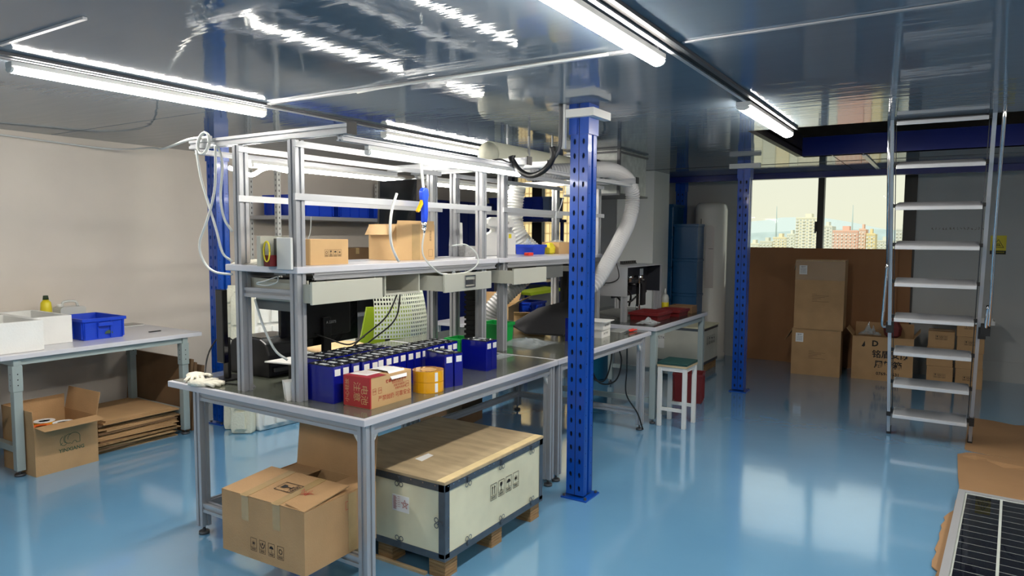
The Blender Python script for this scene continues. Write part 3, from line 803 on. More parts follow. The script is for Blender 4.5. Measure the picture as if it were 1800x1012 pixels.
b = BM(); prism(b, rect(-.025, 0, .025, H-.004), Mx @ Vector((W/2, .06, .002)), R3 @ Vector((0, 1, 0)), Vector((0, 0, 1)), .0012); obj('tape', b, 'tape_clear', c1)
b = BM(); o, u, v = face_frame(LOC, RZ, W, D, '+x')
for zz in (.05, .12, .19): outline(b, .165, zz-.008, .181, zz+.008, .002, o, u, v)
outline(b, .02, .195, .04, .23, .002, o, u, v)
obj('print', b, 'ink_red', c1)['kind'] = 'stuff'

# --- wooden export crate on plywood feet
cr = thing('wooden_crate', 'long plywood crate with grey metal edging on wooden feet, under the near bench', 'crate', (-2.19, 2.78, 0))
x0, x1, y0, y1, z0, z1 = -2.56, -1.83, 2.35, 3.21, .10, .435
obj('side_panel', bx(BM(), x1-.012, x1-.001, y0+.012, y1-.012, z0, z1), 'plywood_side', cr)
obj('side_panel', bx(BM(), x0, x0+.012, y0+.012, y1-.012, z0, z1), 'plywood_side', cr)
obj('end_panel', bx(BM(), x0, x1-.001, y0, y0+.012, z0, z1), 'plywood_side', cr)
obj('end_panel', bx(BM(), x0, x1-.001, y1-.012, y1, z0, z1), 'plywood_side', cr)
obj('base_panel', bx(BM(), x0, x1, y0, y1, z0-.012, z0), 'plywood', cr)
obj('lid', bx(BM(), x0-.004, x1+.004, y0-.004, y1+.004, z1+.001, z1+.013), 'plywood', cr)
obj('lid_batten', bx(BM(), x1-.045, x1-.002, y0, y1, z1+.013, z1+.0145), 'ply_light', cr)
b = BM(); e = .0025; k = .032
for (p, q, a, c) in ((x1, x1+e, y0-e, y1+e), (x0-e, x0, y0-e, y1+e), (x0, x1, y0-e, y0), (x0, x1, y1, y1+e)):
    bx(b, p, q, a, c, z1-k, z1); bx(b, p, q, a, c, z0-.012, z0+k-.012)
obj('metal_edging', b, 'galv', cr)['kind'] = 'stuff'
b = BM()
for (p, s) in ((x1, 1), (x0, -1)):
    for (q, r_) in ((y0, 1), (y1, -1)):
        xa, xb = sorted((p, p+s*e)); ya, yb = sorted((q, q+r_*k)); bx(b, xa, xb, ya, yb, z0, z1)
        xa, xb = sorted((p, p-s*k)); ya, yb = sorted((q-r_*e, q)); bx(b, xa, xb, ya, yb, z0, z1)
obj('metal_corner', b, 'galv', cr)['kind'] = 'stuff'
def clasp(o, u, v):
    b = BM()
    for s in (-1, 1):
        for a in range(8):
            p = (s*.013+.011*math.cos(a*PI/4), -.03+.011*math.sin(a*PI/4)); q = (s*.013+.011*math.cos((a+1)*PI/4), -.03+.011*math.sin((a+1)*PI/4))
            line(b, p, q, .004, o, u, v, .004)
    prism(b, rect(-.008, -.02, .008, .006), o, u, v, .006, .002); prism(b, circ(.004, 8, 0, 0), o, u, v, .009, .006)
    obj('clasp', b, 'galv', cr)
for yy in (2.52, 2.80, 3.09):
    clasp((x1+e, yy, z1-.012), (0, 1, 0), (0, 0, 1)); clasp((x1+e, yy, z0+.008), (0, -1, 0), (0, 0, -1))
clasp((-2.09, y0-e, z1-.012), (1, 0, 0), (0, 0, 1)); clasp((-2.09, y0-e, z0+.008), (-1, 0, 0), (0, 0, -1))
clasp((x1-.012, y0-e, .26), (0, 0, -1), (1, 0, 0))
b = BM(); rn = random.Random(5)
for i in range(22):
    yy = y0+.02+i*.04; prism(b, circ(.003, 6), (x1+e, yy, z1-.008), (0, 1, 0), (0, 0, 1), .002)
for zz in (.14, .19, .24, .29, .34): prism(b, circ(.003, 6), (x1+e, y0+.022, zz), (0, 1, 0), (0, 0, 1), .002)
for i in range(10): prism(b, circ(.003, 6), (x0+.05+i*.07, y0-e, z1-.008), (1, 0, 0), (0, 0, 1), .002)
obj('rivets', b, 'chrome', cr)['kind'] = 'stuff'
b = BM()
for i, kd in enumerate(('up', 'glass', 'umbrella', 'step')): icon(b, kd, (x1+.0006, 2.735+i*.068, .287), (0, 1, 0), (0, 0, 1), .052)
obj('print', b, 'ink', cr)['kind'] = 'stuff'
b = BM(); prism(b, rect(-.05, -.038, .05, .038), (-2.085, y0, .30), (1, 0, 0), (0, 0, 1), .001); sl = obj('shipping_label', b, 'paper', cr)
b = BM()
for i in range(14): line(b, (-.043, .03-i*.0045), (-.028+(i % 3)*.003, .03-i*.0045), .002, (-2.085, y0, .30), (1, 0, 0), (0, 0, 1), .0016)
for i in range(6): line(b, (-.018, .03-i*.009), (-.002, .03-i*.009), .0014, (-2.085, y0, .30), (1, 0, 0), (0, 0, 1), .0016)
P = [(.026+.022*math.cos(math.radians(90+144*i)), .0+.022*math.sin(math.radians(90+144*i))) for i in range(6)]
for p, q in zip(P, P[1:]): line(b, p, q, .002, (-2.085, y0, .30), (1, 0, 0), (0, 0, 1), .0016)
obj('label_print', b, 'ink_red', sl)['kind'] = 'stuff'
b = BM(); prism(b, [(0, 0), (.1, .01), (.11, .05), (.01, .05)], (-2.10, 2.52, z1+.013), (0, 1, 0), (-1, 0, 0), .001); obj('paper_label', b, 'paper', cr)
for yy in (2.41, 2.78, 3.15):
    for xx in (-1.885, -2.195, -2.505):
        b = BM()
        for k in range(6): bx(b, xx-.045+random.uniform(-.001, .001), xx+.045+random.uniform(-.001, .001), yy-.045, yy+.045, k*.0145+.0005, k*.0145+.0135)
        bx(b, xx-.042, xx+.042, yy-.042, yy+.042, 0, .087)
        obj('foot_block', b, 'pallet_wood', cr)['kind'] = 'stuff'
obj('bottom_board', bx(BM(), -2.54, -1.94, 2.345, 2.365, 0, .012), 'plywood', cr)

# --- dark open carton behind the crate
LOC, RZ = (-3.47, 4.50, 0), math.radians(8)
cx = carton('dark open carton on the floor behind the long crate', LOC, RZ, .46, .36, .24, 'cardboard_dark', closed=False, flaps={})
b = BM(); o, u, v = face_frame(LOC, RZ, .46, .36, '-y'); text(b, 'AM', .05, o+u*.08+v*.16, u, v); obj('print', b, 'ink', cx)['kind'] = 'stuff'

# --- red/brown carton on the near bench
LOC, RZ = (-2.172, 2.305, T), math.radians(0); W, D, H = .155, .275, .132
rb = carton('small carton with a red end and red stamped characters, on the near bench', LOC, RZ, W, D, H, 'cardboard_tan', seam='y')
b = BM(); e = .0022; x, y = W/2, D/2
bx(b, LOC[0]-x-e, LOC[0]+x+e, LOC[1]-y-e, LOC[1]-y+.0, T+.002, T+H+.004); bx(b, LOC[0]-x-e, LOC[0]+x+e, LOC[1]-y, LOC[1]-y+.10, T+H+.0044, T+H+.0054)
bx(b, LOC[0]+x, LOC[0]+x+e, LOC[1]-y, LOC[1]-y+.006, T+.002, T+H+.004); obj('red_tape', b, 'red_box', rb)['kind'] = 'stuff'
b = BM(); o, u, v = face_frame(LOC, RZ, W, D, '-y')
text(b, '注意', .045, o+u*.0+v*.07-Vector((0, .0024, 0)), -v, u); text(b, '电池', .045, o+u*.045+v*.06-Vector((0, .0024, 0)), -v, u); text(b, '小心轻放', .026, o-u*.055+v*.07-Vector((0, .0024, 0)), v, -u)
obj('print', b, 'cardboard_tan', rb)['kind'] = 'stuff'
b = BM(); o, u, v = face_frame(LOC, RZ, W, D, '+x')
text(b, '严禁抛扔 可靠安全', .026, o+u*.02+v*.035, u, v); text(b, '快递包裹封箱专用', .017, o+u*.03+v*.105, u, v, bold=.0004)
for i in range(3): text(b, '封箱专用胶带' if i else '验收合格后签', .0125, o+u*(.04+.01*i)+v*(.092-.014*i), u, v)
for q in (-.11, -.075, .105): outline(b, q-.01, .06, q+.01, .085, .0015, o, u, v); text(b, '合格', .009, o+u*q+v*.073, u, v)
obj('print', b, 'ink_red', rb)['kind'] = 'stuff'
b = BM(); prism(b, [(-.05, -.05), (.05, -.045), (.048, .05), (-.046, .045)], (LOC[0]-.02, LOC[1]-.06, T+H+.0056), (1, 0, 0), (0, 1, 0), .0008); sl = obj('shipping_label', b, 'paper', rb)
b = BM()
for i in range(6): line(b, (-.035, .03-i*.011), (.035, .03-i*.011), .0015, (LOC[0]-.02, LOC[1]-.06, T+H+.0068), (1, 0, 0), (0, 1, 0))
obj('label_print', b, 'ink_red', sl)['kind'] = 'stuff'
b = BM(); P = [(-.06, .01, .0), (.0, .008, .006), (.06, .004, .004), (.075, .0, -.012), (.085, .0, -.03)]
for i in range(4):
    a, c = P[i], P[i+1]; b.faces.new([b.verts.new(Vector((LOC[0], LOC[1]+.045, T+H+.008))+Vector(q)) for q in ((a[0], -.055+a[1], a[2]), (c[0], -.05+c[1], c[2]), (c[0], .05-c[1], c[2]), (a[0], .06-a[1], a[2]))])
bmesh.ops.remove_doubles(b, verts=b.verts, dist=1e-4)
o = single('paper_sheet', b, 'paper', 'white folded sheet of paper on top of the red-ended carton', 'paper'); q = o.modifiers.new('s', 'SOLIDIFY'); q.thickness = .0008

# --- tape rolls
for k in range(2):
    b = BM(); z = T+.0005+k*.0525; lathe(b, [(.040, 0), (.076, 0), (.076, .051), (.040, .051), (.040, 0)], (-2.125, 2.600, z), 32, smooth=False)
    t = single('tape_roll', b, 'amber', ('amber packing tape roll lying on the bench, lower of the two', 'amber packing tape roll stacked on top of another one')[k], 'tape roll', 'amber tape rolls beside the red-ended carton', loc=(-2.125, 2.6, z))
    b = BM(); lathe(b, [(.0365, 0), (.0395, 0), (.0395, .052), (.0365, .052), (.0365, 0)], (-2.125, 2.600, z), 24); obj('core', b, 'cardboard_tan', t)
    b = BM(); prism(b, rect(-.008, .004, .008, .047), (-2.125+.0762*math.cos(-.35), 2.6+.0762*math.sin(-.35), z), (-math.sin(-.35), math.cos(-.35), 0), (0, 0, 1), .0008); obj('strip', b, 'paper', t)

# --- battery cells
def make_cell(label, loc, rz, group=None, lab=True):
    w_, d_, h_ = .174, .052, .165
    t = thing('battery_cell', label, 'battery', loc, rz, group)
    b = BM(); prism(b, rrect(-w_/2, -d_/2, w_/2, d_/2, .004, 2), (0, 0, 0), (1, 0, 0), (0, 1, 0), h_); obj('case', b, 'cell_blue', t, local=True)
    b = BM(); prism(b, rrect(-w_/2+.003, -d_/2+.003, w_/2-.003, d_/2-.003, .003, 1), (0, 0, h_), (1, 0, 0), (0, 1, 0), .002); top = obj('top_plate', b, 'cell_top', t, local=True)
    for s in (-1, 1):
        b = BM(); cyl(b, (s*.058, 0, h_+.002), (0, 0, 1), .014, .003, 12); cyl(b, (s*.058, 0, h_+.005), (0, 0, 1), .005, .003, 8); obj('terminal', b, 'terminal', t, local=True)
    b = BM(); bx(b, -.022, .022, -.012, .012, h_+.002, h_+.0035); obj('vent', b, 'grey_label', t, local=True)
    b = BM(); prism(b, rect(-.017, h_-.042, .017, h_-.012), (w_/2, 0, 0), (0, 1, 0), (0, 0, 1), .0008); obj('label', b, 'paper', t, local=True)
    return t
GRP = 'row of blue battery cells along the near bench'
LB = 'first blue battery cell of the stickered front row, nearest the viewer'
cell0 = make_cell(LB, (-2.385, 2.175, T), 0, GRP)
ORD = ('first', 'second', 'third', 'fourth', 'fifth', 'sixth', 'seventh', 'eighth', 'ninth', 'tenth', 'eleventh', 'twelfth', 'thirteenth', 'fourteenth', 'fifteenth', 'sixteenth', 'seventeenth')
for i in range(1, 17):
    rn = random.Random(i); dup(cell0, (-2.385+rn.uniform(-.006, .006)+(.02 if i in (3, 4) else 0)-(.012 if i > 11 else 0), 2.175+i*.0555, T), 0, '%s blue battery cell of the stickered front row, counted from the near end' % ORD[i] if i < 16 else 'last blue battery cell at the far end of the stickered front row')
for i in range(9):   # second, shorter row behind
    rn = random.Random(i+50); dup(cell0, (-2.575+rn.uniform(-.005, .005), 2.27+i*.0555, T), 0, '%s blue battery cell of the shorter rear row, counted from the near end' % ORD[i])
dup(cell0, (-2.165, 2.735, T), math.radians(-16), 'blue battery cell standing in front of the row, left one of the loose pair', 'loose battery pairs')
o = dup(cell0, (-2.148, 2.792, T), math.radians(-16), 'blue battery cell standing in front of the row, right one of the loose pair', 'loose battery pairs')
dup(cell0, (-2.245, 3.175, T), 0, 'blue battery cell standing alone past the row end, nearer of that pair', 'loose battery pairs')
dup(cell0, (-2.245, 3.230, T), 0, 'blue battery cell standing past the row end, farther of that pair', 'loose battery pairs')
dup(cell0, (-2.24, 4.42, T), 0, 'blue battery cell on the second bench just behind the blue column', 'loose battery pairs')

# --- monitors, printer and small things on the near bench
def monitor(label, loc, rz, w_=.61, h_=.345, zc=.29, txt=True):
    t = thing('monitor', label, 'monitor', loc, rz)
    b = BM(); bx(b, -.02, .0, -w_/2, w_/2, zc-h_/2, zc+h_/2); obj('panel', b, 'screen_black', t, local=True, bevel=.004)
    b = BM(); bx(b, 0, .022, -w_*.36, w_*.36, zc-h_*.36, zc+h_*.3); obj('rear_cover', b, 'black_plastic', t, local=True, bevel=.012)
    b = BM(); bx(b, .02, .045, -.03, .03, .006, zc-.01); obj('stand_neck', b, 'black_plastic', t, local=True, bevel=.004)
    b = BM(); prism(b, rrect(-.11, -.14, .11, .14, .03), (.02, 0, 0), (1, 0, 0), (0, 1, 0), .008); obj('stand_base', b, 'black_plastic', t, local=True)
    return t
mo = monitor('wide black monitor on a stand, back side showing, under the near shelf', (-3.06, 2.78, T), math.radians(3))
b = BM(); o = Vector((-3.037, 2.75, T+.25)); text(b, 'A 22075', .022, o+Vector((.022, .06, 0)), (0, 1, 0), (0, 0, 1)); obj('print', b, 'grey_label', mo)['kind'] = 'stuff'
# second screen seen edge-on at the left end
t = thing('monitor', 'black monitor seen edge-on, left of the left rack post', 'monitor', (-3.16, 2.20, T))
b = BM(); bx(b, -3.19, -3.13, 2.185, 2.215, T+.09, T+.47); obj('panel', b, 'screen_black', t, bevel=.004)
b = BM(); bx(b, -3.18, -3.14, 2.215, 2.235, T+.008, T+.22); obj('stand_neck', b, 'black_plastic', t, bevel=.003)
b = BM(); prism(b, rrect(-.06, -.07, .06, .07, .02), (-3.16, 2.235, T), (1, 0, 0), (0, 1, 0), .008); obj('stand_base', b, 'black_plastic', t)
# black label printer with rounded lid
t = thing('label_printer', 'black rounded desktop printer at the left end of the near bench', 'printer', (-3.16, 2.48, T))
b = BM(); pr = [(-.16, 0), (.17, 0), (.17, .12), (.15, .175), (.10, .20), (-.09, .20), (-.14, .18), (-.165, .12)]
prism(b, pr, (-3.16, 2.60, T), (1, 0, 0), (0, 0, 1), .25); obj('body', b, 'black_plastic', t, bevel=.01)
b = BM(); prism(b, [(-.09, .2), (.10, .2), (.09, .206), (-.08, .206)], (-3.16, 2.58, T), (1, 0, 0), (0, 0, 1), .21); obj('lid', b, 'screen_black', t)
b = BM(); bx(b, -2.99, -2.975, 2.38, 2.56, T+.03, T+.05); obj('paper_slot', b, 'alu_dark', t)
b = BM(); tube(b, spline([(-3.30, 2.39, T+.16), (-3.33, 2.31, T+.20), (-3.35, 2.25, T+.12), (-3.30, 2.19, T+.02), (-3.22, 2.15, T+.006), (-3.10, 2.13, T+.006), (-2.93, 2.17, T+.006)], 6), .004, 6)
single('power_cable', b, 'cable_black', 'black cable looping down beside the black printer', 'cable')
# glove
def glove(label, loc, rz):
    b = BM(); rnd = random.Random(2)
    pts = [(-.05, -.035), (.0, -.045), (.05, -.04), (.06, -.01), (.055, .03), (0, .045), (-.05, .035), (-.065, 0)]
    n = len(pts); lo = [b.verts.new((x, y, 0)) for x, y in pts]; md = [b.verts.new((x*1.02, y*1.02, .012+.01*rnd.random())) for x, y in pts]; hi = b.verts.new((0, 0, .035))
    for i in range(n):
        j = (i+1) % n; b.faces.new((lo[i], lo[j], md[j], md[i])); b.faces.new((md[i], md[j], hi))
    b.faces.new(lo[::-1])
    for k, (y, l, a) in enumerate(((-.03, .055, -.3), (-.012, .07, -.1), (.008, .068, .08), (.026, .05, .25))):
        tube(b, spline([(.04, y, .012), (.07, y+.3*l*a, .016), (.055+l, y+l*a, .010)], 4), .009, 7, None)
    tube(b, spline([(-.01, .04, .012), (.015, .062, .014), (.04, .075, .011)], 4), .010, 7)
    o = single('glove', b, 'glove', label, 'glove'); o.location = loc; o.rotation_euler = (0, 0, rz)
    for f in o.data.polygons: f.use_smooth = True
    return o
glove('cream work glove on the left corner of the near bench, raised one', (-3.26, 2.12, T+.001), -.6)
glove('cream work glove lying flat at the left edge of the near bench', (-3.09, 2.09, T+.001), .3)
# tray and carton bits between the posts
b = BM(); prism(b, [(-.14, 0), (.14, .012), (.14, .018), (-.14, .006)], (-2.78, 2.43, T+.105), (1, 0, 0), (0, 0, 1), .16)
t = thing('paper_tray', 'white tray on a small black stand between the rack posts', 'tray', (-2.78, 2.35, T)); obj('tray', b, 'white_plastic', t)
obj('stand', bx(BM(), -2.80, -2.68, 2.32, 2.42, T, T+.104), 'black_plastic', t)
b = BM(); prism(b, [(-.035, 0), (.03, 0), (.045, .085), (-.045, .085)], (-2.56, 2.14, T), (.5, .86, 0), (0, 0, 1), .07)
single('small_carton', b, 'white_paint', 'small white box beside the front left rack post', 'box')
b = BM(); prism(b, [(-.12, -.09), (.09, -.1), (.12, .08), (-.08, .11)], (-2.62, 2.18, T+.1805), (1, 0, 0), (0, 1, 0), .002)
# round peach stool seat behind the cells
b = BM(); lathe(b, [(0, 0), (.16, 0), (.16, .44), (0, .44)], (-3.55, 3.62, 0), 6, smooth=False)
b.free()
t = thing('round_stool', 'peach round-topped stool behind the row of blue cells', 'stool', (-3.62, 3.40, 0))
b = BM(); lathe(b, [(.0, 0), (.18, 0), (.21, .012), (.21, .03), (.18, .04), (0, .04)], (-3.62, 3.42, .72), 28); obj('seat', b, 'peach', t)
b = BM(); cyl(b, (-3.62, 3.42, .05), (0, 0, 1), .025, .67, 12); obj('pole', b, 'chrome', t)
for k in range(5):
    a = k*PI*.4; b = BM(); tube(b, [(-3.62+.02*math.cos(a), 3.42+.02*math.sin(a), .08), (-3.62+.24*math.cos(a), 3.42+.24*math.sin(a), .04)], .014, 6); obj('leg', b, 'black_plastic', t)
    b = BM(); cyl(b, (-3.62+.24*math.cos(a), 3.42+.24*math.sin(a), 0), (0, 0, 1), .02, .03, 8); obj('caster', b, 'rubber', t)

# ================================================================== ON THE SHELF
SZ = 1.3855
LOC, RZ = (-2.62, 2.345, SZ), math.radians(1); W, D, H = .20, .25, .118
sb = carton('small tan carton with four handling marks on the shelf', LOC, RZ, W, D, H, 'cardboard_tan', seam='y', tape=False)
marks(sb, LOC, RZ, W, D, '+x', ['recycle', 'glass', 'umbrella', 'step'], .022, .02, .055, 1.3)
LOC, RZ = (-2.73, 3.10, SZ), math.radians(-10); W, D, H = .26, .28, .205
ob = carton('wide open-topped tan carton on the shelf behind the air gun', LOC, RZ, W, D, H, 'cardboard_tan', closed=False, flaps={'-y': (150, .07), '+x': (8, .02)})
b = BM(); o, u, v = face_frame(LOC, RZ, W, D, '+x'); prism(b, rect(-.03, 0, .03, H), o, u, v, .0008); obj('tape', b, 'tape_clear', ob)
b = BM(); text(b, '易碎物品', .016, o+u*.11+v*.14-u*.0, v, -u)
outline(b, .095, .02, .125, .06, .0012, o, u, v)
obj('print', b, 'ink_brown', ob)['kind'] = 'stuff'
# shelf network box with yellow coiled cable
t = thing('switch_box', 'grey open electrical box with a coiled yellow cable at the shelf end', 'electrical box', (-2.56, 2.08, SZ))
b = BM(); bx(b, -2.60, -2.52, 2.085, 2.089, 1.345, 1.51); obj('back_plate', b, 'drawer_dark', t)
b = BM(); bx(b, -2.635, -2.61, 2.02, 2.15, SZ, 1.52); bx(b, -2.61, -2.505, 2.14, 2.15, SZ, 1.52); obj('housing', b, 'drawer_beige', t)['kind'] = 'stuff'
b = BM(); bx(b, -2.55, -2.455, 2.058, 2.072, 1.372, 1.515); bx(b, -2.61, -2.52, 2.1, 2.13, SZ+.004, SZ+.07); obj('cover', b, 'white_paint', t, bevel=.003)['kind'] = 'stuff'
b = BM(); bx(b, -2.60, -2.56, 2.03, 2.08, SZ, SZ+.05); obj('red_switch', b, 'red_plastic', t)
b = BM()
for k in range(3):
    P = [(-2.585+.02*math.cos(a*PI/4)+.004*k, 2.035-.004*k, 1.452+.045*math.sin(a*PI/4)) for a in range(9)]
    tube(b, spline(P, 3), .0035, 6)
single('yellow_cable', b, 'yellow', 'coil of yellow network cable in the grey electrical box', 'cable')
# cloth on the shelf end
b = BM()
rn = random.Random(4); G = [[b.verts.new((-2.93+.28*i/8, 2.10+.14*j/5, SZ+.002+.022*rn.random()*(1 if 0 < i < 8 and 0 < j < 5 else .1))) for j in range(6)] for i in range(9)]
for i in range(8):
    for j in range(5): b.faces.new((G[i][j], G[i+1][j], G[i+1][j+1], G[i][j+1]))
o = single('cloth', b, 'glove', 'crumpled pale cloth on the left end of the shelf', 'cloth'); q = o.modifiers.new('s', 'SOLIDIFY'); q.thickness = .002
# black power strip and cables below the shelf end
b = BM(); bx(b, -2.83, -2.51, 2.17, 2.25, 1.2785, 1.32)
single('power_strip', b, 'black_plastic', 'black power strip on the cross rail under the shelf end', 'power strip')
b = BM(); tube(b, spline([(-2.62, 2.12, 1.335), (-2.66, 2.08, 1.315), (-2.72, 2.08, 1.30), (-2.66, 2.09, 1.293), (-2.60, 2.10, 1.312), (-2.62, 2.12, 1.335)], 5), .003, 6)
single('cable', b, 'cable_white', 'grey coiled cable hanging under the left shelf end', 'cable')
# air gun hanging on its hose
t = thing('air_gun', 'blue air blow gun with yellow trigger hanging over the shelf', 'air gun', (-2.37, 2.87, 1.75))
ax = Vector((0, -.02, -1)).normalized()
b = BM(); pr = [(-.028, .02), (-.012, .04), (.02, .035), (.026, .0), (.018, -.03), (.02, -.10), (.012, -.145), (-.012, -.145), (-.014, -.05), (-.026, -.02)]
prism(b, [(p[0], p[1]) for p in pr], (-2.37+.014, 2.87, 1.74), (0, 1, 0), (0, 0, 1), -.028); obj('body', b, 'bin_blue', t, bevel=.006)
b = BM(); prism(b, [(-.02, -.02), (-.035, -.05), (-.06, -.085), (-.05, -.092), (-.026, -.06), (-.012, -.04)], (-2.37+.008, 2.87, 1.74), (0, 1, 0), (0, 0, 1), -.016); obj('trigger', b, mat('trigger_yellow', (236, 178, 20), .4).name, t)
b = BM(); cyl(b, (-2.37, 2.87, 1.597), (0, 0, -1), .014, .03, 10, .012); cyl(b, (-2.37, 2.87, 1.567), (0, 0, -1), .012, .03, 10, .004); obj('nozzle', b, 'chrome', t)
b = BM(); cyl(b, (-2.37, 2.865, 1.775), (0, -.15, 1), .007, .14, 8); obj('hook_strap', b, 'cable_white', t)
b = BM(); cyl(b, (-2.37, 2.842, 1.915), (0, -.3, 1), .008, .035, 8); obj('hook', b, 'rubber', t)
b = BM(); tube(b, spline([(-2.37, 2.87, 1.54), (-2.375, 2.86, 1.46), (-2.37, 2.88, 1.40), (-2.34, 2.95, 1.33), (-2.33, 3.02, 1.315)], 6), .005, 7)
single('air_hose', b, 'clear_plastic', 'clear air hose running from the blue gun down to the drawer', 'hose')
b = BM(); tube(b, spline([(-2.405, 3.16, 1.47), (-2.37, 3.24, 1.475), (-2.34, 3.30, 1.43), (-2.33, 3.31, 1.37), (-2.34, 3.24, 1.325), (-2.38, 3.18, 1.31)], 6), .005, 7)
single('air_hose', b, 'clear_plastic', 'clear hose looping from the open carton into the handled drawer', 'hose')
b = BM(); tube(b, spline([(-2.40, 2.69, 1.74), (-2.405, 2.66, 1.66), (-2.41, 2.65, 1.57), (-2.42, 2.67, 1.48), (-2.43, 2.72, 1.41), (-2.47, 2.78, 1.392)], 6), .007, 8)
single('cable', b, 'cable_white', 'thick white cable curving from the middle rail to the shelf', 'cable')
# plastic film in the drawer
def film(label, c, sx, sy, sz, seed, nm='plastic_film', m='clear_film', n=9):
    b = BM(); rn = random.Random(seed)
    G = [[b.verts.new((c[0]+sx*(i/n-.5)+rn.uniform(-.3, .3)*sx/n, c[1]+sy*(j/n-.5)+rn.uniform(-.3, .3)*sy/n, c[2]+.002+sz*rn.random()*(1-abs(i/n*2-1))*(1.2-abs(j/n*2-1)))) for j in range(n+1)] for i in range(n+1)]
    for i in range(n):
        for j in range(n): b.faces.new((G[i][j], G[i+1][j], G[i+1][j+1], G[i][j+1]))
    o = single(nm, b, m, label, 'plastic film'); q = o.modifiers.new('s', 'SOLIDIFY'); q.thickness = .001
    return o
film('crumpled clear plastic film lying in the handled drawer', (-2.45, 3.19, 1.245), .2, .3, .10, 11)
# white lidded box, small box, foam boards on the shelf
t = thing('white_box', 'white box with its tall lid open on the shelf, right of the wide carton', 'box', (-2.82, 3.72, SZ))
b = BM(); bx(b, -2.92, -2.78, 3.80, 3.96, SZ, SZ+.07); obj('box_body', b, mat('box_silver', (178, 178, 176), .5, noise=.2, nscale=60).name, t)
b = BM(); prism(b, [(0, 0), (.155, 0), (.15, .16), (.02, .17)], (-2.92, 3.80, SZ+.071), (0, 1, 0), (0, 0, 1), .004); obj('lid', b, 'white_plastic', t)
b = BM(); prism(b, rrect(-.02, -.024, .02, .024, .002, 1), (-2.79, 4.01, SZ), (1, 0, 0), (0, 1, 0), .075)
sm = single('small_box', b, 'white_plastic', 'small white box with a label next to the foam head board', 'box')
b = BM(); outline(b, -.015, .015, .015, .06, .002, (-2.77, 4.01, SZ), (0, 1, 0), (0, 0, 1)); obj('print', b, 'ink', sm)['kind'] = 'stuff'
t = thing('foam_insert', 'white moulded foam board with printed words standing on the shelf', 'foam board', (-2.83, 4.23, SZ))
pts = [(-.16, 0), (.17, 0), (.17, .13), (.13, .16), (.155, .185), (.155, .215), (.12, .235), (.05, .24), (-.06, .24), (-.11, .225), (-.13, .195), (-.105, .175), (-.05, .165), (-.06, .15), (-.14, .13), (-.165, .10)]
b = BM(); prism(b, [(p[0]*1.25, p[1]*1.15) for p in pts], (-2.83, 4.23, SZ), (0, 1, 0), (0, 0, 1), .05); obj('board', b, 'foam_white', t, bevel=.004)
b = BM(); text(b, '安全电源', .022, (-2.778, 4.30, SZ+.235), (0, 1, 0), (0, 0, 1)); text(b, '注意轻放', .02, (-2.778, 4.29, SZ+.045), (0, 1, 0), (0, 0, 1)); text(b, '防震防潮', .012, (-2.778, 4.29, SZ+.02), (0, 1, 0), (0, 0, 1)); text(b, '24V 使用', .018, (-2.778, 4.27, SZ+.14), (0, 1, 0), (0, 0, 1))
obj('print', b, 'ink', t)['kind'] = 'stuff'
b = BM(); prism(b, rect(-.018, -.016, .018, .016), (-2.7795, 4.36, SZ+.14), (0, 1, 0), (0, 0, 1), .0008); obj('sticker', b, 'yellow', t)
b = BM(); bx(b, -2.62, -2.58, 4.30, 4.37, SZ, SZ+.022); single('red_case', b, mat('bright_red', (220, 54, 40), .4).name, 'small bright red case at the front edge of the shelf', 'case', bevel=.004)
def bin_(label, loc, rz, W, D, H, m='bin_blue', ribs=True, group=None, handle=True, nm='storage_bin', cat='bin'):
    t = thing(nm, label, cat, loc, rz, group); b = BM(); x, y = W/2, D/2; tp = .93; th = .004
    def ring(k, z): return [(-x*k, -y*k, z), (x*k, -y*k, z), (x*k, y*k, z), (-x*k, y*k, z)]
    o0 = [b.verts.new(p) for p in ring(tp, 0)]; o1 = [b.verts.new(p) for p in ring(1, H)]; i1 = [b.verts.new(p) for p in ring(1-2*th/W, H)]; i0 = [b.verts.new(p) for p in ring(tp-2*th/W, th)]
    for a, c in ((o0, o1), (o1, i1), (i1, i0)):
        for i in range(4): j = (i+1) % 4; b.faces.new((a[i], a[j], c[j], c[i]))
    b.faces.new(o0[::-1]); b.faces.new(i0)
    obj('tub', b, m, t, local=True)
    b = BM(); e = .008
    for (p, q, r_, s_) in ((-x-e, x+e, -y-e, -y), (-x-e, x+e, y, y+e), (-x-e, -x, -y, y), (x, x+e, -y, y)): bx(b, p, q, r_, s_, H-.022, H)
    obj('rim', b, m, t, local=True)
    if ribs:
        b = BM()
        for s in (-1, 1):
            for q in (-.36, -.12, .12, .36):
                xa, xb = sorted((s*(x*.965), s*(x+.004))); bx(b, xa, xb, q*D*1.25-.003, q*D*1.25+.003, .01, H-.02)
                ya, yb = sorted((s*(y*.965), s*(y+.004))); bx(b, q*W*1.25-.003, q*W*1.25+.003, ya, yb, .01, H-.02)
        obj('ribs', b, m, t, local=True, kind='stuff')
    if handle:
        for s in (-1, 1):
            xa, xb = sorted((s*x, s*(x+.022))); b = BM(); bx(b, xa, xb, -D*.17, D*.17, H*.62, H*.80); obj('handle', b, m, t, local=True, bevel=.003)
    return t
bin_('small blue bin with crumpled wrap on the shelf, seen past the front post', (-2.78, 4.66, SZ), 0, .16, .19, .075, ribs=False, handle=False)
film('crumpled film heaped in the small blue shelf bin', (-2.78, 4.64, SZ+.05), .13, .14, .09, 12)
c = carton('small tan carton with a yellow bag, right end of the shelf', (-2.72, 4.97, SZ), 0, .16, .2, .09, 'cardboard_tan', tape=False)
b = BM(); lathe(b, [(0.03, 0), (.045, .01), (.05, .05), (.03, .085), (.01, .09)], (-2.70, 4.82, SZ), 7, smooth=False); single('yellow_bag', b, 'yellow', 'crumpled yellow bag beside the small tan carton', 'bag')
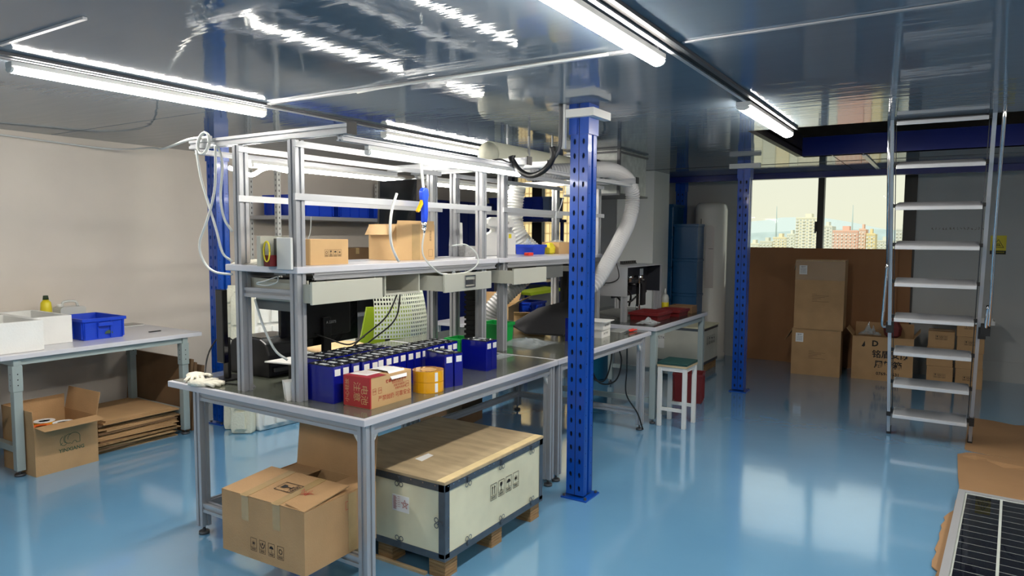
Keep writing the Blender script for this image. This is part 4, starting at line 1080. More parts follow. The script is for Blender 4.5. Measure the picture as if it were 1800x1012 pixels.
film('clear film draped over the small tan carton', (-2.72, 4.97, SZ+.094), .12, .16, .03, 13)
# whip hanging from the second rack
b = BM(); tube(b, spline([(-2.40, 4.50, 1.92), (-2.40, 4.495, 1.85), (-2.40, 4.46, 1.77), (-2.40, 4.40, 1.685)], 5), .0025, 6); lathe(b, [(.003, 0), (.009, .03), (.006, .06)], (-2.40, 4.37, 1.64), 8)
single('pull_cord', b, 'cable_white', 'thin white pull cord hanging from the second rack', 'cord')
# black cable chain tower
t = thing('cable_chain', 'tall black ribbed tower hanging between the two racks', 'cable duct', (-2.60, 3.665, .78))
b = BM(); bx(b, -2.65, -2.56, 3.63, 3.70, T, 1.33); obj('housing', b, 'black_plastic', t)
for k in range(16):
    b = BM(); bx(b, -2.658, -2.552, 3.622, 3.708, .80+k*.032, .818+k*.032); obj('rib', b, 'cell_top', t)
b = BM(); tube(b, spline([(-2.50, 3.5, 1.30), (-2.46, 3.56, 1.352), (-2.50, 3.62, 1.35), (-2.55, 3.66, 1.31)], 5), .005, 6); single('cable', b, 'cable_black', 'black cable bridging the two racks under the shelf', 'cable')
b = BM(); bx(b, -2.56, -2.50, 3.60, 3.70, 1.335, 1.3535); single('terminal_block', b, 'black_plastic', 'black terminal block between the two shelf ends', 'terminal block')

# ================================================================== ON THE SECOND BENCH
b = BM(); P = [(-.52, -.20), (-.20, -.32), (.30, -.30), (.36, .10), (-.05, .34), (-.40, .12)]
lo = [b.verts.new((-2.56+x*.62, 4.72+y*.9, T+.012+max(0, (y*.9+.3))*.36)) for x, y in P]; hi = [b.verts.new(v.co+Vector((0, 0, .012))) for v in lo]
b.faces.new(lo[::-1]); b.faces.new(hi)
for i in range(6): b.faces.new((lo[i], lo[(i+1) % 6], hi[(i+1) % 6], hi[i]))
single('foam_sheet', b, 'black_foam', 'black foam sheet leaning up on the second bench, behind the column', 'foam sheet')
film('crumpled clear plastic film on the second bench before the black sheet', (-2.50, 4.12, T), .34, .36, .05, 14, n=14)
film('clear film curled on the near bench end', (-2.35, 3.58, T), .10, .2, .02, 15)
cw = carton('flattened open tan carton behind the black foam sheet', (-2.97, 4.98, T+.0), .5, .26, .2, .10, 'cardboard_tan', closed=False, flaps={'+x': (60, .1), '-y': (70, .1)})
for i, (xx, yy, z, rz) in enumerate(((-2.30, 4.72, T, .05), (-2.29, 4.71, T+.0605, .1))):
    b = BM(); x = bx(b, -.085, .085, -.085, .085, 0, .058); t = single('white_carton', b, 'white_plastic', ('white printed carton on the second bench, lower of two by the column', 'white printed carton with an overhanging lid, upper of two by the column')[i], 'box', loc=(0, 0, 0)); t.location = (xx+.05, yy+.02, z); t.rotation_euler = (0, 0, rz)
    b = BM(); text(b, 'BATTERY', .022, (.0852, 0, .03), (0, 1, 0), (0, 0, 1)); o = obj('print', b, 'ink', None); o.parent = t; o['kind'] = 'stuff'
    if i: b = BM(); bx(b, -.1, .11, -.1, .1, .058, .064); o = obj('lid', b, 'white_plastic', None); o.parent = t
t = thing('pliers', 'red-handled pliers on the second bench', 'pliers', (-2.13, 5.08, T)); rz = 0
for s in (-1, 1):
    b = BM(); tube(b, spline([(-2.12, 5.06+s*.004, T+.01), (-2.12+s*.012, 5.12, T+.011), (-2.12+s*.014, 5.20, T+.01)], 4), .007, 8); obj('handle', b, mat('bright_red', (220, 54, 40), .4).name, t)
b = BM(); tube(b, [(-2.12, 5.065, T+.01), (-2.12, 5.03, T+.01), (-2.12, 4.99, T+.008)], .008, 8, [.009, .008, .003]); obj('jaws', b, 'alu_dark', t)
b = BM(); prism(b, [(-.05, -.1), (.05, -.1), (.05, .1), (-.05, .1)], (-2.22, 5.12, T), (1, 0, 0), (0, 1, 0), .004); single('plastic_pouch', b, 'clear_plastic', 'pale flat pouch under the red pliers', 'pouch')
# green bins and black box under the racks
bin_('green picking bin behind the row of blue cells', (-2.735, 3.67, T), 0, .12, .14, .08, 'green_plastic', ribs=False, handle=False)
bin_('green picking bin beside the black ribbed tower', (-2.72, 4.08, T), 0, .18, .2, .14, 'green_plastic', ribs=False, handle=False)
b = BM(); bx(b, -3.12, -3.02, 3.10, 3.20, T, T+.07); single('black_box', b, 'black_plastic', 'small black box behind the cells, left of the green bin', 'box', bevel=.006)
# cables on the bench floor
for i, P in enumerate(([(-2.98, 3.35, 1.17), (-2.95, 3.2, 1.02), (-2.98, 3.0, .90), (-3.0, 2.86, T+.01)], [(-2.99, 3.38, 1.16), (-2.93, 3.26, 1.0), (-2.96, 3.06, .88), (-3.0, 2.92, T+.01)], [(-3.03, 2.70, .97), (-2.96, 2.76, .93), (-2.90, 2.84, .90), (-2.84, 2.90, T+.17)])):
    b = BM(); tube(b, spline(P, 6), .005, 6); single('cable', b, 'cable_black', ('black cable sagging in front of the mesh chair, left one', 'black cable sagging in front of the mesh chair, right one', 'black cable running down from the wide monitor')[i], 'cable')
# rack tool arm: black arm monitor bracket
t = thing('screen', 'black tilted screen hanging behind the air gun', 'screen', (-3.05, 3.35, 1.6))
b = BM(); prism(b, rect(-.14, -.18, .14, .18), (-3.02, 3.38, 1.70), (.25, .96, .12), (.15, -.12, .98), .02); obj('panel', b, 'screen_black', t)
b = BM(); tube(b, [(-3.02, 3.40, 1.60), (-2.95, 3.50, 1.50), (-2.885, 3.555, 1.42)], .012, 8); obj('arm', b, 'black_plastic', t)

# ================================================================== MESH CHAIR
t = thing('mesh_chair', 'lime green chair with white perforated back, behind the near bench', 'chair', (-3.75, 4.15, 0))
b = BM(); nU, nV = 22, 16; wU, hV = .50, .52; g0 = Vector((-3.70, 3.92, .72)); u = Vector((.30, .95, 0)).normalized(); v = Vector((.12, 0, .99)).normalized()
def chp(i, j):
    a = i/nU-.5; z = j/nV; return g0+u*(wU*(a+.5)*(1-.15*z))+v*(hV*z)+Vector((-1, .3, 0))*(.25*a*a)+Vector((-.1, 0, 0))*(z*z)
cw_, ch_ = 1/nU, 1/nV
for i in range(nU):
    for j in range(nV):
        O = [chp(i, j), chp(i+1, j), chp(i+1, j+1), chp(i, j+1)]; c = sum(O, Vector())/4
        I = [c+(p-c)*.55 for p in O]; vo = [b.verts.new(p) for p in O]; vi = [b.verts.new(p) for p in I]
        for k in range(4): b.faces.new((vo[k], vo[(k+1) % 4], vi[(k+1) % 4], vi[k]))
bmesh.ops.remove_doubles(b, verts=b.verts, dist=1e-4)
o = obj('backrest', b, 'mesh_white', t); q = o.modifiers.new('s', 'SOLIDIFY'); q.thickness = .006
b = BM(); prism(b, [(-.26, -.22), (.24, -.22), (.22, .24), (-.20, .26)], (-3.88, 4.2, .70), u, v, .02); obj('back_shell', b, 'lime', t)
b = BM(); prism(b, rrect(-.24, -.24, .24, .24, .06), (-3.98, 4.25, .46), (1, 0, 0), (0, 1, 0), .05); obj('seat', b, 'lime', t)
b = BM(); tube(b, [(-3.78, 4.12, .72), (-3.86, 4.18, .48)], .02, 8); obj('back_frame', b, 'black_plastic', t)
b = BM(); cyl(b, (-3.98, 4.25, .07), (0, 0, 1), .028, .39, 12); obj('pole', b, 'chrome', t)
for k in range(5):
    a = k*PI*.4+.3; b = BM(); tube(b, [(-3.98, 4.25, .09), (-3.98+.28*math.cos(a), 4.25+.28*math.sin(a), .06)], .017, 6); obj('leg', b, 'black_plastic', t)
    b = BM(); cyl(b, (-3.98+.28*math.cos(a), 4.25+.28*math.sin(a), .0), (0, 0, 1), .025, .045, 8); obj('caster', b, 'rubber', t)

# ================================================================== STYROFOAM
def styro(label, ox, oy, dx, dy, L, H, th, lean, m='foam_white'):
    """moulded foam panel: base line from (ox,oy) along (dx,dy), ribs on the front, leaning back"""
    d = Vector((dx, dy, 0)).normalized(); n = Vector((d.y, -d.x, 0)); v = (Vector((0, 0, 1))-n*lean).normalized(); b = BM()
    t = thing('packing_foam', label, 'packing foam', (ox, oy, 0))
    prism(b, [(0, 0), (L*.98, 0), (L, .03), (L*.99, H-.03), (L*.95, H), (.04, H), (0, H-.05), (-.01, .04)], (ox, oy, .002), d, v, -th); obj('panel', b, m, t, bevel=.012)
    nn = int(L/.11); k = 0
    b = BM(); nrm = d.cross(v)
    for i in range(nn):
        for j in range(int(H/.16)):
            prism(b, [(.03+i*.11, .04+j*.16), (.115+i*.11, .04+j*.16), (.105+i*.11, .17+j*.16), (.04+i*.11, .17+j*.16)], Vector((ox, oy, .002)), d, v, .022)
    obj('pads', b, m, t, kind='stuff')
    return t
styro('leftmost foam packing panel, leaning before the blue column', -4.74, 3.30, .55, .45, .14, 1.12, .10, .05, 'foam_cream')
styro('middle foam packing panel of the leaning set, cream edged', -4.60, 3.26, .80, .5, .16, 1.10, .09, .03, 'foam_cream')
styro('wide white foam packing panel with moulded pads behind the near bench', -4.47, 3.42, .10, .99, .98, 1.06, .07, .06)

# ================================================================== LEFT TABLE THINGS
TT = .7755
def foam_box(label, x0, x1, y0, y1, h):
    t = thing('foam_box', label, 'foam box', ((x0+x1)/2, (y0+y1)/2, TT)); th = .028; z0, z1 = TT, TT+h; b = BM()
    pts_o = [(x0, y0), (x1, y0), (x1, y1), (x0, y1)]; pts_i = [(x0+th, y0+th), (x1-th, y0+th), (x1-th, y1-th), (x0+th, y1-th)]
    O0 = [b.verts.new((*p, z0)) for p in pts_o]; O1 = [b.verts.new((*p, z1)) for p in pts_o]; I1 = [b.verts.new((*p, z1)) for p in pts_i]; I0 = [b.verts.new((*p, z0+.03)) for p in pts_i]
    for a, c in ((O0, O1), (O1, I1), (I1, I0)):
        for i in range(4): b.faces.new((a[i], a[(i+1) % 4], c[(i+1) % 4], c[i]))
    b.faces.new(O0[::-1]); b.faces.new(I0); obj('tub', b, 'foam_white', t, bevel=.004); return t
foam_box('white foam box at the front left of the wall table, nearest the edge', -5.45, -4.92, 1.875, 2.135, .195)
foam_box('white foam box behind the nearest one, left of the blue bin', -5.68, -5.12, 2.145, 2.40, .19)
bt = bin_('blue plastic bin with a green emblem on the white wall table', (-5.29, 2.60, TT), 0, .40, .29, .152)
b = BM(); flat(b, [(-.03, 0), (.03, 0), (.022, .018), (0, .026), (-.022, .018)], (-5.092, 2.63, TT+.035), (0, 1, 0), (0, 0, 1), .002); obj('emblem', b, 'ink_green', bt)
t = thing('bottle', 'yellow-green squeeze bottle with a dark cap behind the foam boxes', 'bottle', (-5.62, 2.46, TT))
b = BM(); lathe(b, [(.030, 0), (.037, .01), (.037, .20), (.033, .24), (.017, .262)], (-5.62, 2.46, TT), 16); obj('body', b, 'yellow', t)
b = BM(); cyl(b, (-5.62, 2.46, TT+.2625), (0, 0, 1), .02, .03, 12, .016); obj('cap', b, mat('cap_green', (40, 60, 30), .5).name, t)
b = BM(); prism(b, rect(-.02, .06, .02, .15), (-5.5825, 2.46, TT), (0, 1, 0), (0, 0, 1), .001); obj('label', b, 'paper', t)
t = thing('jerry_can', 'translucent jerry can with handle behind the blue bin', 'jerry can', (-5.62, 2.62, TT))
b = BM(); prism(b, rrect(-.09, 0, .09, .20, .02), (-5.68, 2.62, TT), (0, 1, 0), (0, 0, 1), .12); obj('body', b, 'clear_plastic', t)
b = BM(); tube(b, spline([(-5.62, 2.57, TT+.2), (-5.62, 2.58, TT+.235), (-5.62, 2.66, TT+.235), (-5.62, 2.68, TT+.2)], 5), .009, 8); obj('handle', b, 'clear_plastic', t)
b = BM(); cyl(b, (-5.62, 2.55, TT+.2), (0, 0, 1), .018, .022, 12); obj('cap', b, 'white_plastic', t)
film('crumpled clear wrap lying behind the blue bin', (-5.62, 2.84, TT), .16, .22, .12, 16)
t = thing('tablet', 'black framed flat device lying at the back of the wall table', 'tablet', (-5.62, 3.04, TT))
b = BM(); bx(b, -5.74, -5.58, 2.95, 3.17, TT, TT+.01); obj('case', b, 'white_plastic', t, bevel=.003)
b = BM(); bx(b, -5.735, -5.585, 2.955, 3.165, TT+.0101, TT+.0115); obj('glass', b, 'screen_black', t)
b = BM(); bx(b, -5.16, -5.145, 2.96, 3.05, TT, TT+.006); single('marker', b, 'black_plastic', 'small dark pen lying on the wall table right of the bin', 'pen')

# --- brand carton under the wall table
LOC, RZ = (-4.985, 2.178, 0), math.radians(2); W, D, H = .40, .385, .315
yx = carton('open carton with an elephant emblem holding tape rolls, before the wall table', LOC, RZ, W, D, H, 'cardboard', closed=False, flaps={'+x': (94, .12), '-x': (-4, .10), '+y': (12, .15), '-y': (3, .10)})
b = BM(); o, u, v = face_frame(LOC, RZ, W, D, '+x'); text(b, 'YINXIANG', .033, o+u*.025+v*.128, u, v, bold=.0008)
cxx, cy = .04, .20; wd = .0035
arc(b, cxx, cy, .038, -20, 190, wd, o, u, v, 12, .032); arc(b, cxx-.030, cy-.002, .026, 60, 290, wd, o, u, v, 12, .03); arc(b, cxx-.062, cy-.01, .022, 100, 330, wd, o, u, v, 10, .03)
line(b, (cxx+.037, cy-.01), (cxx+.038, cy-.036), wd, o, u, v); line(b, (cxx+.014, cy-.036), (cxx+.038, cy-.036), wd, o, u, v); arc(b, cxx+.004, cy-.034, .012, 0, 180, wd, o, u, v, 6)
line(b, (cxx-.02, cy-.036), (cxx-.008, cy-.036), wd, o, u, v); arc(b, cxx-.05, cy+.0, .012, 90, 270, wd, o, u, v, 8, .024); line(b, (cxx-.085, cy-.034), (cxx-.07, cy-.02), wd, o, u, v)
obj('print', b, 'ink_green', yx)['kind'] = 'stuff'
for i, (dx, dy, z, mm, lab) in enumerate(((.07, -.09, .225, 'orange', 'orange roll inside the elephant carton'), (.06, .05, .22, 'amber', 'amber tape roll inside the elephant carton'), (-.08, .0, .22, 'amber', 'amber tape roll at the back inside the elephant carton'))):
    q = place(LOC, RZ) @ Vector((dx, dy, 0)); b = BM(); lathe(b, [(.035, .0), (.062, 0), (.062, z+.05), (.035, z+.05), (.035, 0)], (q.x, q.y, .005), 20, smooth=False); t = single('tape_roll', b, 'amber', lab, 'tape roll', loc=(q.x, q.y, .005))
    b = BM(); lathe(b, [(.034, 0), (.0625, 0), (.0625, .004), (.034, .004), (.034, 0)], (q.x, q.y, z+.0555), 20, smooth=False); obj('top_ring', b, 'orange' if i == 0 else 'paper', t)
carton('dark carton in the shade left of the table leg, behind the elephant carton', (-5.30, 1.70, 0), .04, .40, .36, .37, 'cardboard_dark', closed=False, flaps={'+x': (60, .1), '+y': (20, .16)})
# --- stack of flattened cartons: each sheet an object
rn = random.Random(21)
z = .001; base = None; G = 'flattened cartons stacked under the wall table'
def sheet(x, y, z, sx, sy, h, rz, m, lab, group):
    t = thing('flattened_carton', lab, 'flat carton', (x, y, z), rz, group)
    b = BM(); k = 10; cx0 = -sx/2
    bx(b, -sx/2, sx/2, -sy/2, sy/2, 0, h*.42); obj('lower_ply', b, m, t, local=True)
    b = BM(); bx(b, -sx/2+rn.uniform(0, .01), sx/2-rn.uniform(0, .012), -sy/2+.004, sy/2-rn.uniform(0, .02), h*.5, h*.94); obj('upper_ply', b, m, t, local=True)
    return t
hs = [.0125]*17
for i, h in enumerate(hs):
    up = i > 10
    sheet(-5.19+rn.uniform(-.02, .02)-(.03 if up else 0), 2.72+rn.uniform(-.02, .02)+(.03 if up else 0), z, .56+rn.uniform(-.03, .03), .60+rn.uniform(-.05, .05)-(.05 if up else 0), h, rn.uniform(-.05, .05), ('cardboard', 'cardboard_edge', 'cardboard_dark', 'cardboard')[i % 4],
          '%s flattened carton from the bottom of the stack under the wall table' % ORD[i] if i < len(hs)-1 else 'topmost flattened carton of the stack under the wall table', G)
    z += h+.0005
for i, (dy, a) in enumerate(((0, .10), (.045, .07), (.085, .12))):
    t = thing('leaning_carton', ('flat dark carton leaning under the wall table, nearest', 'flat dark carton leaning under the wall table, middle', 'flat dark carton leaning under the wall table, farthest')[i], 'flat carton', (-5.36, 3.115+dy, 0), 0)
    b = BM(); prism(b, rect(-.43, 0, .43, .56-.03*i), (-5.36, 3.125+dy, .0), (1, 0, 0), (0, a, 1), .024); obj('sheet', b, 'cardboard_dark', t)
# wall cable along the ceiling edge
b = BM(); tube(b, spline([(-5.80, -.5, 2.22), (-5.80, 1.9, 2.235), (-5.79, 2.35, 2.225), (-5.72, 3.0, 2.2), (-5.2, 3.05, 2.18), (-4.3, 2.6, 2.07), (-3.4, 2.2, 2.02), (-3.15, 2.13, 2.005), (-3.08, 2.11, 2.0)], 8), .007, 6)
single('cable', b, 'cable_white', 'white cable running along the wall top to the rack corner', 'cable')
b = BM()
for k in range(3):
    tube(b, spline([(-3.085+.045*math.cos(a*PI/4)+.005*k, 2.075-.006*k+.028*math.sin(a*PI/4)*.3, 1.965+.052*math.sin(a*PI/4)) for a in range(9)], 4), .0055, 7)
single('cable_coil', b, 'cable_white', 'white cable coiled round the rack beam end', 'cable coil')
for i, P in enumerate(([(-3.11, 2.05, 1.93), (-3.08, 2.05, 1.80), (-3.02, 2.05, 1.66), (-2.97, 2.05, 1.55), (-2.94, 2.06, 1.44), (-2.90, 2.08, 1.40)],
                       [(-2.96, 2.05, 1.94), (-2.95, 2.04, 1.82), (-2.965, 2.04, 1.72), (-3.02, 2.04, 1.60), (-3.09, 2.04, 1.48), (-3.07, 2.05, 1.39), (-3.0, 2.06, 1.345), (-2.91, 2.09, 1.335)],
                       [(-3.0, 2.06, 1.95), (-2.95, 2.06, 1.93), (-2.925, 2.06, 1.85), (-2.93, 2.05, 1.70), (-2.92, 2.06, 1.60), (-2.89, 2.08, 1.54)])):
    b = BM(); tube(b, spline(P, 6), .006, 7); single('cable', b, 'cable_white', ('white cable hanging from the coil, crossing to the shelf', 'white cable hanging from the coil in the widest loop', 'white cable running straight down along the left post')[i], 'cable')
b = BM(); tube(b, spline([(-2.80, 2.13, 1.22), (-2.76, 2.14, 1.10), (-2.70, 2.16, .98), (-2.66, 2.2, .93)], 6), .006, 7); single('cable', b, 'cable_white', 'white cable running down from the shelf corner to the tray', 'cable')

# ================================================================== CEILING PIPES AND HOSES
t = thing('insulated_pipe', 'thick cream insulated pipe running under the ceiling to the metal duct', 'pipe', (-2.78, 4.6, 2.1))
b = BM(); cyl(b, (-2.80, 4.10, 2.10), (.02, 1, 0), .095, 1.443, 24); obj('pipe', b, 'cream_pipe', t)
b = BM(); cyl(b, (-2.80, 4.095, 2.10), (0, -1, 0), .088, .012, 24, .02); obj('end_fold', b, 'cream_pipe', t)
for yy in (4.5, 5.2):
    b = BM(); bx(b, -2.90, -2.89, yy-.01, yy+.01, 2.1, CZ-.001); bx(b, -2.71, -2.70, yy-.01, yy+.01, 2.1, CZ-.001); obj('hanger_strap', b, 'alu', t)['kind'] = 'stuff'
t = thing('air_duct', 'square sheet metal air duct hanging from the ceiling before the white pillar', 'duct', (-2.68, 5.9, 1.89))
b = BM(); bx(b, -2.95, -2.44, 5.56, 6.18, 1.89, CZ-.001); obj('box', b, 'duct_metal', t)
b = BM()
for z in (1.89, CZ-.02): bx(b, -2.97, -2.425, 5.545, 6.195, z-.008, z+.008)
bx(b, -2.455, -2.43, 5.55, 5.575, 1.89, CZ-.002); obj('flange', b, 'alu_dark', t)['kind'] = 'stuff'
b = BM(); cyl(b, (-2.62, 5.555, 2.09), (0, -1, 0), .085, .10, 20); obj('spigot', b, 'duct_metal', t)
b = BM(); tube(b, [(-2.62+.088*math.cos(a*PI/8), 5.46, 2.09+.088*math.sin(a*PI/8)) for a in range(17)], .01, 6); obj('clamp_ring', b, 'black_plastic', t)
b = BM(); bellows(b, [(-2.60, 4.30, 1.98), (-2.45, 4.55, 2.0), (-2.33, 4.80, 2.03), (-2.29, 5.1, 2.045), (-2.28, 5.38, 1.985), (-2.28, 5.49, 1.84), (-2.28, 5.42, 1.66), (-2.28, 5.24, 1.50), (-2.28, 5.05, 1.35), (-2.30, 4.87, 1.19), (-2.36, 4.78, 1.10)], .062)
single('flexible_duct', b, 'hose_grey', 'grey ribbed exhaust hose arching over behind the thick blue column', 'hose')
b = BM(); bellows(b, [(-3.02, 4.85, 1.93), (-3.04, 4.84, 1.75), (-3.02, 4.83, 1.60), (-2.98, 4.86, 1.50), (-2.93, 4.93, 1.42), (-2.90, 4.96, 1.39)], .07)
single('flexible_duct', b, 'hose_white', 'white ribbed hose standing on the shelf behind the foam head board', 'hose')
b = BM(); bellows(b, [(-2.80, 4.80, 1.345), (-2.84, 4.66, 1.20), (-2.92, 4.5, 1.06), (-3.0, 4.42, .93), (-3.02, 4.40, .80)], .07)
single('flexible_duct', b, 'hose_grey', 'grey ribbed hose running down from the shelf to the second bench', 'hose')
# black loom beside the column
t = thing('cable_loom', 'black wrapped cable loom bending from the column top to the rack', 'cable')
b = BM(); tube(b, spline([(-1.93, 3.46, 2.03), (-1.93, 3.47, 1.965), (-1.98, 3.46, 1.90), (-2.07, 3.47, 1.875), (-2.14, 3.46, 1.905), (-2.185, 3.45, 1.965), (-2.19, 3.44, 1.99)], 7), .017, 9); obj('sleeve', b, 'cable_black', t)
b = BM(); tube(b, spline([(-1.895, 3.50, CZ-.002), (-1.895, 3.50, 2.15), (-1.90, 3.49, 2.02), (-1.95, 3.46, 1.93)], 6), .012, 8); obj('cable', b, 'alu_dark', t)
b = BM(); bx(b, -1.893, -1.870, 3.50, 3.523, 2.02, CZ-.002); obj('conduit', b, 'white_paint', t)
b = BM(); tube(b, spline([(-2.25, 3.3, 1.951), (-2.21, 3.36, 1.965), (-2.18, 3.42, 1.95), (-2.20, 3.50, 1.998)], 5), .005, 6); single('cable', b, 'cable_black', 'thin black cable joining the front beam end and the loom', 'cable')
b = BM(); tube(b, spline([(-2.62, 2.64, CZ-.012), (-2.40, 2.61, CZ-.014), (-2.1, 2.60, CZ-.016), (-1.8, 2.605, CZ-.013), (-1.2, 2.606, CZ-.012)], 6), .006, 6)
single('cable', b, 'cable_white', 'white cable clipped along the ceiling seam between the two rails', 'cable')

# ================================================================== MACHINE ON THE THIRD TABLE
t = thing('test_machine', 'metal framed test machine with dark open front on the third table', 'machine', (-2.55, 5.9, .803))
Zt = .8025
for xx, yy in ((-2.33, 5.46), (-2.33, 6.22), (-2.72, 5.46), (-2.72, 6.22)):
    b = BM(); bar(b, (xx, yy, Zt), (xx, yy, 1.02), .045, .045); obj('post', b, 'alu', t)
for nm, q in (('side_panel', (-2.76, -2.29, 5.43, 5.436, 1.02, 1.265)), ('top_panel', (-2.76, -2.29, 5.43, 6.25, 1.265, 1.275)), ('front_edge', (-2.305, -2.288, 6.238, 6.255, .82, 1.265))): obj(nm, bx(BM(), *q), 'alu', t)
obj('side_panel', bx(BM(), -2.76, -2.306, 6.244, 6.25, 1.02, 1.265), mat('panel_grey', (36, 38, 44), .45).name, t)
obj('back_panel', bx(BM(), -2.44, -2.434, 5.436, 6.244, 1.0, 1.265), mat('panel_grey', (36, 38, 44), .45).name, t)
obj('base_panel', bx(BM(), -2.75, -2.35, 5.49, 6.19, Zt, Zt+.03), 'drawer_dark', t)
for i, (yy, z, s) in enumerate(((5.58, 1.16, .03), (5.72, 1.17, .028), (5.80, 1.10, .03), (5.95, 1.16, .034), (6.02, 1.13, .04))):
    b = BM(); cyl(b, (-2.434, yy, z), (1, 0, 0), s*.5, .07, 12); bx(b, -2.434, -2.385, yy-s, yy+s, z-s*1.6, z-s*.4); obj('valve', b, ('black_plastic', 'chrome')[i % 2], t)['kind'] = 'stuff'
obj('cylinder_block', bx(BM(), -2.434, -2.37, 5.98, 6.06, .90, 1.12), 'black_plastic', t, bevel=.004)
b = BM(); cyl(b, (-2.44, 6.02, .84), (0, 0, 1), .012, .06, 10); cyl(b, (-2.40, 5.98, .84), (0, 0, 1), .008, .26, 8); obj('rod', b, 'chrome', t)['kind'] = 'stuff'
for P in ([(-2.46, 5.50, 1.08), (-2.42, 5.58, .98), (-2.40, 5.75, .95), (-2.42, 5.95, .98)], [(-2.44, 5.60, 1.13), (-2.40, 5.7, 1.05), (-2.41, 5.8, 1.0), (-2.45, 5.86, .9)], [(-2.45, 5.78, 1.16), (-2.38, 5.88, 1.15), (-2.44, 5.98, 1.17)]):
    b = BM(); tube(b, spline(P, 6), .009, 6); obj('hose', b, 'cable_black', t)
b = BM(); prism(b, rect(-.04, -.03, .04, .03), (-2.4335, 6.1, 1.20), (0, 1, 0), (0, 0, 1), .002); obj('label', b, 'paper', t)
b = BM(); bx(b, -2.52, -2.49, 5.80, 6.12, 1.2755, 1.285)
for k in range(7): bx(b, -2.52, -2.49, 5.80+k*.046, 5.826+k*.046, 1.285, 1.305)
single('terminal_strip', b, 'black_plastic', 'black terminal strip lying on top of the test machine', 'strip')
b = BM(); bx(b, -2.86, -2.79, 5.30, 5.40, .803, 1.30); bx(b, -2.79, -2.72, 5.32, 5.38, .803, .82); single('power_unit', b, 'black_plastic', 'tall narrow black unit beside the test machine', 'power unit', bevel=.004)
t = thing('plug_cable', 'black plug and cable hanging on the test machine side', 'cable')
b = BM(); tube(b, spline([(-2.42, 5.42, 1.42), (-2.40, 5.41, 1.34), (-2.37, 5.41, 1.26), (-2.36, 5.41, 1.18), (-2.42, 5.41, 1.14), (-2.50, 5.40, 1.13)], 6), .005, 6); obj('cable', b, 'cable_black', t)
b = BM(); bx(b, -2.56, -2.49, 5.395, 5.427, 1.11, 1.15); obj('plug', b, 'black_plastic', t, bevel=.004)
# drooping cables left of the machine
for i in range(3):
    b = BM(); tube(b, spline([(-2.60, 5.38-.02*i, 1.05-.04*i), (-2.52, 5.37-.02*i, .98-.05*i), (-2.54, 5.36-.02*i, .86), (-2.58, 5.35, .812)], 5), .009, 6)
    single('cable', b, 'cable_black', ('thick black cable drooping at the machine foot, upper', 'thick black cable drooping at the machine foot, middle', 'thick black cable drooping at the machine foot, lower')[i], 'cable')
t = thing('squeeze_bottle', 'clear squeeze bottle with pointed tip and yellow label on the third table', 'bottle', (-2.35, 6.52, .803))
b = BM(); lathe(b, [(.030, 0), (.036, .01), (.036, .13), (.028, .155), (.012, .168)], (-2.35, 6.52, Zt+.001), 16); obj('body', b, 'clear_plastic', t)
b = BM(); cyl(b, (-2.35, 6.52, Zt+.169), (0, 0, 1), .011, .05, 10, .003); obj('tip', b, 'white_plastic', t)
b = BM(); lathe(b, [(.0362, .03), (.0366, .031), (.0366, .085), (.0362, .086)], (-2.35, 6.52, Zt), 16); obj('label', b, 'yellow', t)
bin_('dark red tray on the third table, nearer one', (-2.22, 5.80, .803), 0, .26, .34, .07, 'red_plastic', ribs=False, handle=False, nm='parts_tray', cat='tray')
bin_('dark red tray on the third table, beside the bottle', (-2.16, 6.20, .803), 0, .22, .26, .06, 'red_plastic', ribs=False, handle=False, nm='parts_tray', cat='tray')
carton('low brown carton at the far end of the third table', (-2.16, 6.50, .803), 0, .22, .16, .07, 'cardboard_dark', closed=False, flaps={})
film('crumpled clear wrap at the near end of the third table', (-2.12, 5.48, .803), .16, .2, .07, 18)

# ================================================================== STOOL, BASKET, THINGS UNDER THE TABLES
t = thing('stool', 'square white-framed stool with green seat beside the third table', 'stool', (-1.86, 5.44, 0))
sx0, sx1, sy0, sy1 = -2.10+.12, -1.72, 5.31-.01, 5.58
sx0 = -1.965
obj('seat', bx(BM(), sx0, sx1, sy0, sy1, .505, .525), 'seat_green', t, bevel=.003)
obj('seat_board', bx(BM(), sx0, sx1, sy0, sy1, .488, .5045), 'plywood', t)
for xx in (sx0+.02, sx1-.02):
    for yy in (sy0+.02, sy1-.02): obj('leg', bx(BM(), xx-.016, xx+.016, yy-.016, yy+.016, 0, .488), 'white_paint', t, bevel=.002)
for yy in (sy0+.02, sy1-.02):
    obj('rail', bx(BM(), sx0+.036, sx1-.036, yy-.012, yy+.012, .455, .487), 'white_paint', t); obj('rail', bx(BM(), sx0+.036, sx1-.036, yy-.01, yy+.01, .13, .155), 'white_paint', t)
for xx in (sx0+.02, sx1-.02): obj('rail', bx(BM(), xx-.01, xx+.01, sy0+.036, sy1-.036, .455, .487), 'white_paint', t)
rbk = bin_('dark red plastic basket on the floor behind the white stool', (-2.02, 6.30, 0), .2, .26, .22, .27, 'red_plastic', ribs=True, handle=False, nm='waste_basket', cat='basket')
